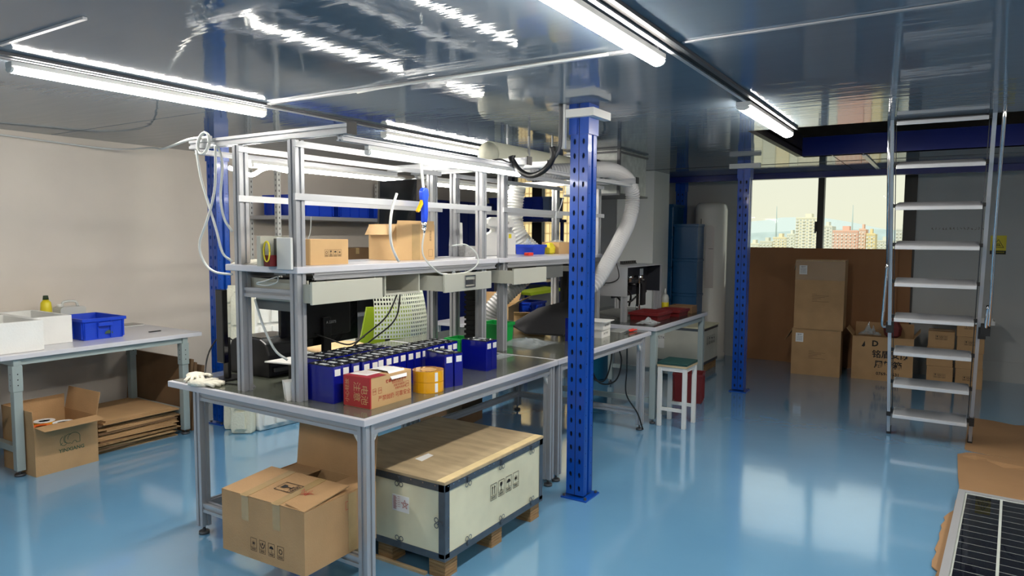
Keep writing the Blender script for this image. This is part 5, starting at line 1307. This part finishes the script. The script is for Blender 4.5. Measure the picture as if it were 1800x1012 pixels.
# white wooden crate in the back
t = thing('wooden_crate', 'pale wooden crate on a pallet behind the third table, below the tall white unit', 'crate', (-2.72, 8.0, 0))
x0, x1, y0, y1, z0, z1 = -2.865, -2.30, 7.62, 8.20, .09, .50
t['label'] = 'pale wooden crate on a pallet behind the third table'
obj('box_body', bx(BM(), x0, x1, y0, y1, z0, z1), 'crate_white', t, bevel=.003)
obj('lid', bx(BM(), x0-.01, x1+.01, y0-.01, y1+.01, z1+.0005, z1+.018), 'plywood_side', t)
b = BM(); k = .03
for z in (z0, z1-k): bx(b, x0-.002, x1+.002, y0-.003, y0, z, z+k); bx(b, x1, x1+.003, y0, y1, z, z+k)
bx(b, x1, x1+.003, y0, y0+k, z0, z1); bx(b, x1-k, x1, y0-.003, y0, z0, z1); obj('metal_edging', b, 'galv', t)['kind'] = 'stuff'
b = BM(); prism(b, rect(-.045, -.09, .045, .09), (-2.79, y0, .34), (1, 0, 0), (0, 0, 1), .001); o = obj('shipping_label', b, 'paper', t)
b = BM(); text(b, 'M2TK', .04, (-2.79, y0-.0015, .37), (1, 0, 0), (0, 0, 1)); obj('label_print', b, 'ink', o)['kind'] = 'stuff'
b = BM()
for i, kd in enumerate(('up', 'glass', 'umbrella', 'step')): icon(b, kd, (x1+.0005, 7.80+i*.085, .35), (0, 1, 0), (0, 0, 1), .06)
obj('print', b, 'ink', t)['kind'] = 'stuff'
for xx in (-2.82, -2.58, -2.35): obj('runner', bx(BM(), xx-.04, xx+.04, y0+.01, y1-.01, 0, .09), 'pallet_wood', t)
t = thing('bucket', 'teal round plastic drum on the floor behind the second bench', 'drum', (-2.95, 6.78-.2, 0)); b = BM(); lathe(b, [(.20, 0), (.22, .02), (.23, .5), (.24, .51), (.24, .54), (.2, .545)], (-3.28, 6.75, 0), 24); obj('body', b, 'teal_bucket', t)
b = BM(); tube(b, [(-3.28+.235*math.cos(a*PI/8), 6.75+.235*math.sin(a*PI/8), .46) for a in range(17)], .008, 6); obj('hoop', b, 'teal_bucket', t)
for i, P in enumerate(([(-2.32, 5.0, .74), (-2.38, 4.95, .52), (-2.33, 5.0, .36), (-2.22, 5.06, .38), (-2.18, 5.08, .55), (-2.24, 5.06, .73)], [(-2.36, 4.9, .74), (-2.40, 4.86, .6), (-2.34, 4.9, .42), (-2.26, 4.95, .40), (-2.22, 4.98, .6), (-2.26, 4.97, .73)], [(-2.08, 4.95, .73), (-2.09, 4.98, .5), (-2.10, 5.0, .3), (-2.02, 5.04, .15), (-1.98, 5.06, .02)])):
    b = BM(); tube(b, spline(P, 6), .006, 6); single('cable', b, 'cable_black', ('black cable looping below the second bench, outer loop', 'black cable looping below the second bench, inner loop', 'thin black cable trailing to the floor by the bench leg')[i], 'cable')
t = thing('power_adapter', 'black power adapter hung under the second bench top', 'power adapter'); t.location = (-2.3, 4.98, .6); MX[t.name] = Matrix.Translation(t.location)
obj('case', bx(BM(), -2.36, -2.26, 4.95, 5.0, .60, .74), 'black_plastic', t, bevel=.005)
# small round sensor below the near bench
t = thing('socket_ring', 'small white ring fitting under the near bench front rail', 'fitting', (-2.4, 2.6, .6)); b = BM(); cyl(b, (-3.0, 3.0, .52), (.6, -.8, 0), .03, .03, 16); obj('ring', b, 'white_plastic', t); b = BM(); cyl(b, (-2.98, 2.975, .52), (.6, -.8, 0), .018, .012, 14); obj('lens', b, 'black_plastic', t)
b = BM(); bx(b, -3.02, -3.0, 3.0, 3.02, .55, .70); obj('stem', b, 'alu_dark', t)

# ================================================================== BACK OF THE HALL
t = thing('air_conditioner', 'tall white cylindrical air conditioner standing by the back wall', 'air conditioner', (-2.52, 8.66, 0))
cxa, cya, ra = -2.56, 8.70, .20
b = BM(); lathe(b, [(ra+.01, 0), (ra+.01, .08), (ra, .09), (ra, 1.86), (ra-.015, 1.92), (ra-.05, 1.95), (0.01, 1.955)], (cxa, cya, 0), 36); obj('body', b, 'ac_white', t)
b = BM(); k = 8
pts = [(-.05, .9), (.05, .9), (.05, 1.55)]+[(.05*math.cos(a*PI/8), 1.62+.05*math.sin(a*PI/8)) for a in range(9)]+[(-.05, 1.55)]
prism(b, pts, (cxa+.045, cya-ra+.02, 0), (.97, .24, 0), (0, 0, 1), .02); obj('display_panel', b, mat('ac_panel', (176, 168, 160), .3, coat=.4).name, t)
b = BM(); bx(b, cxa-.0, cxa+.09, cya-ra-.003, cya-ra+.004, 1.38, 1.386); obj('display_line', b, 'black_plastic', t)
b = BM(); bx(b, cxa-.07, cxa-.062, cya-ra-.0, cya-ra+.012, .3, 1.75); obj('seam', b, 'alu_dark', t)
# teal crates
n = 0
for cxx, k, H in ((-3.03, 5, .384), (-2.72, 4, .42)):
    for i in range(k):
        lab = '%s teal plastic crate, %s stack by the white pillar' % (('bottom', 'second', 'third', 'fourth', 'top')[i] if not (k == 4 and i == 3) else 'top', 'left' if n == 0 else 'right')
        if n: cyy = 8.41
        else: cyy = 8.40
        t = thing('plastic_crate', lab, 'crate', (cxx, cyy, i*H+.0005*i), 0, 'stacked teal crates beside the pillar')
        z = i*(H+.0005); b = BM(); bx(b, cxx-.15, cxx+.15, cyy-.2, cyy+.2-(.16 if n else 0)-(.0), z, z+H-.03); obj('tub', b, 'teal_plastic', t, bevel=.006)
        b = BM(); bx(b, cxx-.155, cxx+.155, cyy-.205, cyy+.205-(.16 if n else 0), z+H-.03, z+H); obj('rim', b, 'teal_plastic', t)
    n += 1
# brown boards below the window
for i, (p, q, y, h) in enumerate(((-2.16, -1.62, 8.955, 1.405), (-1.60, -1.2, 8.975, 1.40), (-1.64, -.50, 8.93, 1.402), (-.62, -.37, 8.965, 1.41))):
    b = BM(); prism(b, [(p, 0), (q, 0), (q-.003, h), (p+.004, h-.004)], (0, y, .001), (1, 0, 0), (0, 0, 1), .006)
    if i == 3: h = 1.3
    single('cardboard_sheet', b, 'board_brown', ('large brown cardboard sheet under the window, leftmost', 'brown cardboard sheet under the window, the one hidden second from left', 'widest brown cardboard sheet standing under the window', 'narrow brown cardboard sheet at the right of the window')[i], 'cardboard sheet')
def tall_prints(t, LOC, RZ, W, D, side, z, lab=True, H=.7):
    b = BM(); o, u, v = face_frame(LOC, RZ, W, D, side)
    for i in range(6): line(b, (-.07, z+.03-i*.016), (-.07+.05+.16*((i*7) % 4)/4, z+.03-i*.016), .003, o, u, v)
    obj('print', b, 'ink_brown', t)['kind'] = 'stuff'
    b = BM(); prism(b, rect(-W/2+.04, H-.15, -W/2+.12, H-.05), o, u, v, .001); q = obj('shipping_label', b, 'paper', t)
    b = BM(); text(b, 'BJW', .024, o+u*(-W/2+.08)+v*(H-.068), u, v, depth=.0016)
    for i in range(4): line(b, (-W/2+.05, H-.09-i*.014), (-W/2+.11, H-.09-i*.014), .003, o, u, v, .0016)
    obj('label_print', b, 'ink', q)['kind'] = 'stuff'
LOC, RZ, W, D, H = (-1.235, 8.42, 0), math.radians(3), .50, .36, .515
c = carton('lower brown carton of the tall pair under the window', LOC, RZ, W, D, H, 'cardboard', closed=False, flaps={'-x': (150, .16)}); tall_prints(c, LOC, RZ, W, D, '-y', .24, H=H)
obj('inner_support', bx(BM(), -1.44, -1.03, 8.27, 8.58, H-.004, H+.0), 'cardboard_dark', c)
LOC, RZ, W, D, H = (-1.215, 8.40, .5165), math.radians(2), .50, .36, .765
c = carton('upper tall brown carton with torn tape, top of the pair under the window', LOC, RZ, W, D, H, 'cardboard', closed=False, flaps={'-x': (170, .12)}); tall_prints(c, LOC, RZ, W, D, '-y', .36, H=H-.01)
b = BM(); o, u, v = face_frame(LOC, RZ, W, D, '-y'); prism(b, rect(-.251, H-.22, .251, H-.0), o, u, v, .003, .002); obj('tape_band', b, mat('tape_film', (200, 190, 176), .15, alpha=.12, coat=.5).name, c)
b = BM()
rn = random.Random(31)
for i in range(16): prism(b, [(-.25+i*.031, H-.012), (-.25+(i+1)*.031, H-.012), (-.25+(i+.5)*.031, H+.004+rn.random()*.012)], o, u, v, .004, .003)
obj('torn_tape_edge', b, 'tape_clear', c)['kind'] = 'stuff'
LOC, RZ, W, D, H = (-.585, 8.50, 0), math.radians(2), .58, .34, .47
c = carton('wide brown carton with large printed characters behind the ladder', LOC, RZ, W, D, H, 'cardboard', closed=False, flaps={'-x': (40, .1), '+x': (35, .1), '+y': (5, .12)})
b = BM(); o, u, v = face_frame(LOC, RZ, W, D, '-y')
text(b, 'D', .085, o+u*-.07+v*.395, u, v, bold=.003); text(b, '铭盾安防', .088, o+u*.08+v*.28, u, v, bold=.002); text(b, '周转箱', .088, o+u*.06+v*.17, u, v, bold=.002); text(b, '0769-33631', .046, o+u*.06+v*.075, u, v, bold=.001)
flat(b, [(-.20, .36), (-.17, .42), (-.165, .37), (-.175, .355)], o, u, v)
obj('print', b, 'ink', c)['kind'] = 'stuff'
film('crumpled film sticking out of the wide carton behind the ladder', (-.72, 8.5, .47), .22, .2, .15, 20)
b = BM(); lathe(b, [(.03, 0), (.08, .04), (.09, .12), (.05, .2), (.01, .22)], (-.50, 8.5, .44), 8, smooth=False); single('red_bag', b, mat('dark_red', (110, 44, 44), .6).name, 'dark red bag poking out of the wide carton', 'bag')
# 2 stacks of small cartons
for s, (cxx, rz) in enumerate(((-.055, 0), (.20, 0))):
    nb = 3 if s == 0 else 4
    hh = (.20, .20, .165) if s == 0 else (.20, .165, .165, .12)
    z = .0
    for i in range(nb):
        LOC = (cxx+(.0 if i % 2 else .006), 8.56-(.02 if s else 0), z); W, D, H = .235, .26, hh[i]-.0055
        c = carton('%s small brown carton, %s stack by the back wall' % (('bottom', 'second', 'third', 'top')[i] if i < nb-1 else 'top', 'left' if s == 0 else 'right'), LOC, 0, W, D, H, 'cardboard', group='small cartons stacked by the back wall')
        marks(c, LOC, 0, W, D, '-y', ['glass', 'hands', 'up'], .03, 0, .10, 1.25, 'ink')
        z += hh[i]
t = thing('metal_tray', 'white shallow metal tray lying on the carton stacks', 'tray', (.10, 8.56, .655))
b = BM(); x0, x1, y0, y1, z0, z1 = -.20, .40, 8.42, 8.72, .6585, .70
bx(b, x0, x1, y0, y1, z0, z0+.004); bx(b, x0, x1, y0, y0+.004, z0+.004, z1); bx(b, x0, x1, y1-.004, y1, z0+.004, z1); bx(b, x0, x0+.004, y0+.004, y1-.004, z0+.004, z1); bx(b, x1-.004, x1, y0+.004, y1-.004, z0+.004, z1)
bmesh.ops.remove_doubles(b, verts=b.verts, dist=1e-5); obj('tray', b, 'white_paint', t)
# warning sign
t = thing('warning_sign', 'yellow triangle warning sign on the back wall, right of the ladder', 'sign', (.415, YB, 1.46))
obj('plate', bx(BM(), .345, .485, YB-.004, YB-.0005, 1.362, 1.562), 'sign_yellow', t)
b = BM(); o, u, v = (.415, YB-.004, 1.47), (1, 0, 0), (0, 0, 1)
for p, q in (((-.048, -.035), (.048, -.035)), ((.048, -.035), (0, .05)), ((0, .05), (-.048, -.035))): line(b, p, q, .005, o, u, v)
for p, q in (((-.02, -.018), (.018, -.012)), ((-.012, -.018), (-.008, .008)), ((.006, .014), (.01, -.016)), ((-.014, .002), (.0, .006)), ((.004, -.004), (.022, -.022))): line(b, p, q, .005, o, u, v)
flat(b, rect(-.07, -.107, .07, -.068), o, u, v); obj('symbol', b, 'ink', t)['kind'] = 'stuff'
b = BM(); text(b, '注意防静电区域', .016, (.415, YB-.0055, 1.383), u, v); obj('lettering', b, 'sign_yellow', t)['kind'] = 'stuff'
b = BM(); rn = random.Random(9); o = (.05, YB, 1.635)
for i in range(15):
    x = -.24+i*.033
    for k in range(3): line(b, (x+rn.uniform(-.01, .01), rn.uniform(-.015, .015)), (x+rn.uniform(-.01, .014), rn.uniform(-.015, .015)), .003, o, u, v)
tag(obj('wall_scribble', b, 'ink_brown'), 'faint handwritten line on the back wall behind the ladder', 'writing')['kind'] = 'stuff'
b = BM(); tube(b, spline([(.62, YB-.01, 1.86), (.66, YB-.02, 1.93), (.72, YB-.02, 1.96)], 4), .004, 5); single('cable', b, 'cable_black', 'short black cable end on the right back wall', 'cable')

# ================================================================== SHELVING AT THE BACK LEFT
t = thing('shelving_unit', 'grey slotted angle shelving against the left wall', 'shelving', (-5.5, 5.2, 0))
def slotted(x, y, z1):
    b = BM(); bx(b, x-.02, x+.02, y-.0015, y+.0015, 0, z1); bx(b, x+.0185, x+.0215, y, y+.038, 0, z1); o = obj('post', b, 'white_paint', t)
    b = BM()
    for i in range(int(z1/.05)): flat(b, rect(-.004, -.010, .004, .010), (x, y-.0015, .03+i*.05), (1, 0, 0), (0, 0, 1), .0006); flat(b, rect(-.004, -.010, .004, .010), (x+.0215, y+.02, .03+i*.05), (0, 1, 0), (0, 0, 1), .0006)
    obj('slots', b, 'dark_gap', o)['kind'] = 'stuff'
for yy in (4.30, 6.05):
    for xx in (-5.72, -5.32): slotted(xx, yy, 2.12 if yy > 5 else 2.16)
for z in (.16, .66, 1.18, 1.67): obj('shelf', bx(BM(), -5.74, -5.30, 4.30, 6.09, z, z+.035), 'alu', t)
for z in (2.02,): obj('brace', bx(BM(), -5.70, -5.34, 6.06, 6.085, z, z+.02), 'drawer_dark', t)
b = BM(); tube(b, [(-5.30, 6.0, .70), (-5.30, 5.85, .55)], .008, 5); obj('brace', b, 'alu', t)
for i, (yy, L) in enumerate(((4.75, .62), (5.32, .48), (5.80, .40))):
    bin_(('blue bin on the top shelf of the wall shelving, left', 'blue bin on the top shelf of the wall shelving, middle', 'blue bin on the top shelf of the wall shelving, right')[i], (-5.52, yy, 1.706), 0, .38, L-.05, .20, 'bin_blue', group='blue bins on the wall shelving')
carton('long brown carton on the second shelf of the wall shelving', (-5.50, 5.35, 1.2155), 0, .34, .74, .17, 'cardboard_dark')
b = BM(); bx(b, -5.62, -5.40, 4.7, 5.4, 1.69-.30-.17, 1.35)
b.free()
b = BM(); bx(b, -5.62, -5.40, 4.55, 4.93, 1.2155, 1.39); single('black_box', b, 'black_plastic', 'flat black box on the second shelf of the wall shelving', 'box', bevel=.01)
b = BM(); bx(b, -5.66, -5.36, 4.6, 5.9, .6955, 1.10); single('black_cabinet', b, 'screen_black', 'low black cabinet on the third shelf of the wall shelving', 'cabinet', bevel=.01)
b = BM(); lathe(b, [(.14, 0), (.15, .06), (.12, .10), (.02, .13)], (-5.52, 5.78, 1.9), 16)
b.free()
# white extension line with plug on the wall shelving
b = BM(); tube(b, spline([(-5.26, 4.66, 1.70), (-5.25, 4.64, 1.55), (-5.25, 4.58, 1.42), (-5.25, 4.55, 1.33)], 5), .005, 6); tube(b, [(-5.25, 4.55, 1.33), (-5.25, 4.55, 1.26)], .016, 8)
single('plug_cable', b, 'cable_white', 'white cable with a plug hanging by the shelving post', 'cable')
# open black steel rack with blue bins before the left window
t = thing('steel_rack', 'dark steel shelf holding blue bins before the left window', 'shelving', (-5.3, 8.5, 0))
for xx, yy in ((-5.72, 8.25), (-5.72, 8.75), (-4.70, 8.75)): obj('post', bx(BM(), xx-.02, xx+.02, yy-.02, yy+.02, 0, 1.76), 'blue_beam', t)
obj('post', bx(BM(), -5.0, -4.96, 8.23, 8.27, 0, .9), 'blue_beam', t)
for z in (1.72, .86): obj('shelf', bx(BM(), -5.74, -4.64, 8.23, 8.77, z, z+.04), 'blue_beam', t)
for i, xx in enumerate((-5.42, -4.97)):
    bin_(('blue bin on the dark shelf before the left window, left', 'blue bin on the dark shelf before the left window, right')[i], (xx, 8.48, 1.761), 0, .42, .42, .30, 'bin_blue_dark', group='blue bins before the left window')
bin_('pale grey-blue bin at the right end of the dark window shelf', (-4.70, 8.48, 1.761), 0, .10, .40, .30, mat('bin_pale', (120, 140, 176), .4).name, ribs=False, handle=False)
t = thing('blue_cabinet', 'tall dark blue cabinet between the shelving and the left window', 'cabinet', (-5.45, 7.3, 0))
obj('cabinet_body', bx(BM(), -5.78, -5.2, 6.55, 7.75, 0, 1.95), 'blue_beam', t, bevel=.004)
for k in range(2): obj('door', bx(BM(), -5.2, -5.185, 6.56+k*.6, 7.14+k*.6, .05, 1.93), 'blue_beam', t)
carton('open tan carton heap behind the second bench', (-3.75, 5.6, .70), .3, .4, .4, .16, 'cardboard_tan', closed=False, flaps={'+x': (60, .15), '+y': (50, .15)})
t = thing('side_table', 'low white table behind the second bench holding a carton and bins', 'table', (-3.8, 5.7, 0))
obj('table_top', bx(BM(), -4.2, -3.45, 5.2, 6.6, .67, .699), 'table_white', t)
for xx in (-4.16, -3.49):
    for yy in (5.24, 6.56): obj('leg', bx(BM(), xx-.02, xx+.02, yy-.02, yy+.02, 0, .67), 'white_paint', t)
bin_('blue bin on the low white table behind the second bench', (-3.72, 6.1, .70), 0, .36, .3, .16)
b = BM(); prism(b, [(-.2, 0), (.25, .03), (.22, .06), (-.22, .03)], (-3.72, 6.22, .93), (.3, .95, 0), (0, 0, 1), .25); b2_ = b
t = thing('lime_board', 'lime green plastic board resting on the blue bin', 'board', (-3.72, 6.1, .87)); obj('board', b2_, 'lime', t)
t = thing('white_board', 'white wall board on the back wall left of the pillar', 'board', (-3.9, 8.9, 1)); obj('panel', bx(BM(), -4.45, -3.42, YB-.02, YB-.0005, .95, 2.05), 'white_paint', t)  # plain wall here; its brighter light is painted as a whiter panel

# ================================================================== LADDER
t = thing('loft_ladder', 'aluminium loft ladder with flat treads rising into the ceiling opening', 'ladder', (-.085, 5.9, 0))
Y0, Y1, Z1 = 6.125, 5.05, 2.29
def yl(z): return Y0+(Y1-Y0)*z/Z1
for i, (x, yo) in enumerate(((-.355, 0), (.18, .03))):
    b = BM(); bar(b, (x, yl(.03)+yo*(1), .03), (x, yl(2.34)+yo*0, 2.34), .022, .05, False); obj('side_rail', b, 'alu', t)
    b = BM(); bx(b, x-.015, x+.015, yl(0)+yo-.033, yl(0)+yo+.033, 0, .055); obj('rubber_foot', b, 'rubber', t)
    for z in (.19,): b = BM(); bx(b, x-.016, x+.016, yl(z)-.03, yl(z)+.03, z-.03, z+.03); obj('joint', b, 'black_plastic', t)
    b = BM(); z = .885; bx(b, x-.022+(.02 if i else 0), x+.022+(.02 if i else 0), yl(z)-.035, yl(z)+.035, z-.04, z+.04); obj('joint', b, 'black_plastic', t)
xl, xr = -.325, .15
for n in range(9):
    z = .195+.258*n; y = yl(z); b = BM()
    # tread tips slightly towards the foot of the ladder
    y0, y1 = y-.085, y+.065; zf, zb = z-.02, z+.022
    hexa(b, [(xl, y0, zf-.012), (xr, y0, zf-.012), (xr, y1, zb-.01), (xl, y1, zb-.01), (xl, y0, zf+.012), (xr, y0, zf+.012), (xr, y1, zb), (xl, y1, zb)])
    tr = obj('tread', b, 'alu_bright', t, bevel=.002)
    b = BM(); hexa(b, [(xl+.01, y0+.012, zf+.0118), (xr-.01, y0+.012, zf+.0118), (xr-.01, y1-.012, zb-.0005), (xl+.01, y1-.012, zb-.0005), (xl+.01, y0+.012, zf+.0155), (xr-.01, y0+.012, zf+.0155), (xr-.01, y1-.012, zb+.0035), (xl+.01, y1-.012, zb+.0035)]); obj('grip_surface', b, 'alu', tr)
    for x0, x1 in ((-.344, xl), (xr, .169)):
        b = BM(); bx(b, x0, x1, y-.02, y+.02, z-.012, z+.012); obj('tread_bracket', b, 'black_plastic', tr)
for x in (-.335, .158):
    b = BM(); tube(b, [(x, yl(.2)+.05, .2), (x, yl(2.25)+.05, 2.25)], .003, 5); obj('tie_rod', b, 'alu_dark', t)
b = BM(); P = [(.235, yl(.93)-.03, .93), (.235, yl(1.1)-.05, 1.1), (.225, yl(1.6)-.06, 1.6), (.225, yl(2.33)-.06, 2.33)]; tube(b, spline(P, 6), .011, 10); obj('handrail', b, 'chrome', t)
b = BM(); tube(b, spline([(.225, yl(1.08)-.03, 1.08), (.222, yl(.99)-.03, .99), (.22, yl(.9)-.02, .9)], 4), .014, 8); obj('handrail_end', b, 'chrome', t)
b = BM(); bx(b, .19, .245, yl(.9)-.05, yl(.9)+.03, .87, .95); obj('handrail_clamp', b, 'black_plastic', t)
b = BM(); tube(b, spline([(-.372, yl(1.35)-.04, 1.35), (-.385, yl(1.15)-.05, 1.15), (-.395, yl(1.0)-.05, 1.0), (-.40, yl(.9)-.03, .9), (-.37, yl(.885)-.02, .885)], 6), .011, 10); obj('handrail', b, 'chrome', t)
b = BM(); tube(b, [(-.372, yl(1.35)-.04, 1.35), (-.370, yl(2.33)-.05, 2.33)], .009, 8); obj('handrail', b, 'chrome', t)

# ================================================================== FLOOR CARDBOARD AND SOLAR PANEL
def floor_sheet(label, pts, z, h):
    b = BM(); prism(b, pts, (0, 0, z), (1, 0, 0), (0, 1, 0), h); return single('floor_cardboard', b, mat('cardboard_floor', (150, 116, 80), .8, noise=.08, nscale=3, bump=.1, bscale=20).name, label, 'cardboard sheet')
floor_sheet('far brown cardboard sheet on the floor right of the ladder foot', [(.145, 5.93), (.19, 5.90), (.9, 5.66), (1.6, 5.5), (1.7, 6.9), (.62, 6.98), (.50, 6.93), (.35, 7.0), (.19, 7.02)], .001, .005)
pts = [(.10, 5.74), (.155, 5.82), (.20, 5.84), (.9, 5.70), (1.6, 5.6), (1.6, 2.4), (.0, 2.4), (.03, 2.9)]
for y, x in ((3.0, -.02), (3.2, -.03), (3.4, .005), (3.55, .0), (3.64, .012), (3.68, -.012), (3.75, -.012), (3.80, -.004), (3.86, .004), (3.90, -.004), (3.98, .006), (4.04, .014), (4.12, .012), (4.2, .022), (4.25, .018), (4.33, .036), (4.38, .03), (4.46, .052), (4.52, .075), (4.7, .085)): pts.append((x, y))
pts += [(.10, 4.8), (.105, 5.0), (.10, 5.2)]
floor_sheet('near torn-edged cardboard sheet on the floor under the solar panel', pts, .007, .005)
b = BM(); P = [(.13, 5.74, .013), (.21, 5.70, .030), (.27, 5.72, .014), (.36, 5.60, .034), (.50, 5.62, .02), (.62, 5.68, .0125)]
for a, c in zip(P, P[1:]): b.faces.new([b.verts.new(q) for q in ((a[0], a[1]-.045, .0125), (c[0], c[1]-.05, .0125), c, a)])
bmesh.ops.remove_doubles(b, verts=b.verts, dist=1e-4)
o = single('torn_flap', b, 'cardboard_floor', 'curled torn strip on the near floor cardboard', 'cardboard scrap'); q = o.modifiers.new('s', 'SOLIDIFY'); q.thickness = .003
t = thing('solar_panel', 'framed black solar panel lying flat on cardboard at the lower right', 'solar panel', (.60, 3.8, .0125), math.radians(-3.6))
MXs = MX[t.name]
# local frame: near-left corner chosen so that the far-left corner lies at (.10,4.82)
Rz = Matrix.Rotation(math.radians(-3.6), 3, 'Z'); FL = Vector((.10, 4.82, .0125)); ux = Rz @ Vector((1, 0, 0)); vy = Rz @ Vector((0, 1, 0)); uz = Vector((0, 0, 1)); LW, LL, TH = 1.10, 2.1, .035
def sp(x, y, z=0): return FL+ux*x-vy*y+uz*z
def sbox(x0, x1, y0, y1, z0, z1): b = BM(); hexa(b, [sp(x0, y1, z0), sp(x1, y1, z0), sp(x1, y0, z0), sp(x0, y0, z0), sp(x0, y1, z1), sp(x1, y1, z1), sp(x1, y0, z1), sp(x0, y0, z1)]); return b
for q in ((0, .035, 0, LL), (LW-.035, LW, 0, LL), (.035, LW-.035, 0, .035), (.035, LW-.035, LL-.035, LL)): obj('frame', sbox(*q, 0, TH), 'alu_bright', t)
obj('backsheet', sbox(.035, LW-.035, .035, LL-.035, .02, .026), 'white_plastic', t)
cw, chh = .1690, .0835
for i in range(6):
    for j in range(23):
        x = .045+i*.1695+(.006 if i >= 1 else 0)*0; y = .047+j*.0875; g2 = .0025
        obj('solar_cell', sbox(x, x+cw-(.012 if i == 0 or i == 3 else .004), y, y+chh-.002, .026, .0275), 'solar_cell', t)
obj('cover_glass', sbox(.035, LW-.035, .035, LL-.035, .0285, .0305), 'window_glass', t)
# wrap-up: unseen lamps added on the third rail to brighten the right side
batten('LED batten on the right rail behind the viewer', 1.37, -1.2, .1)
batten('LED batten on the right rail beside the viewer', 1.37, 1.44, 2.72)
batten('LED batten on the right rail ahead of the viewer, outside the photo', 1.37, 3.88, 5.0)
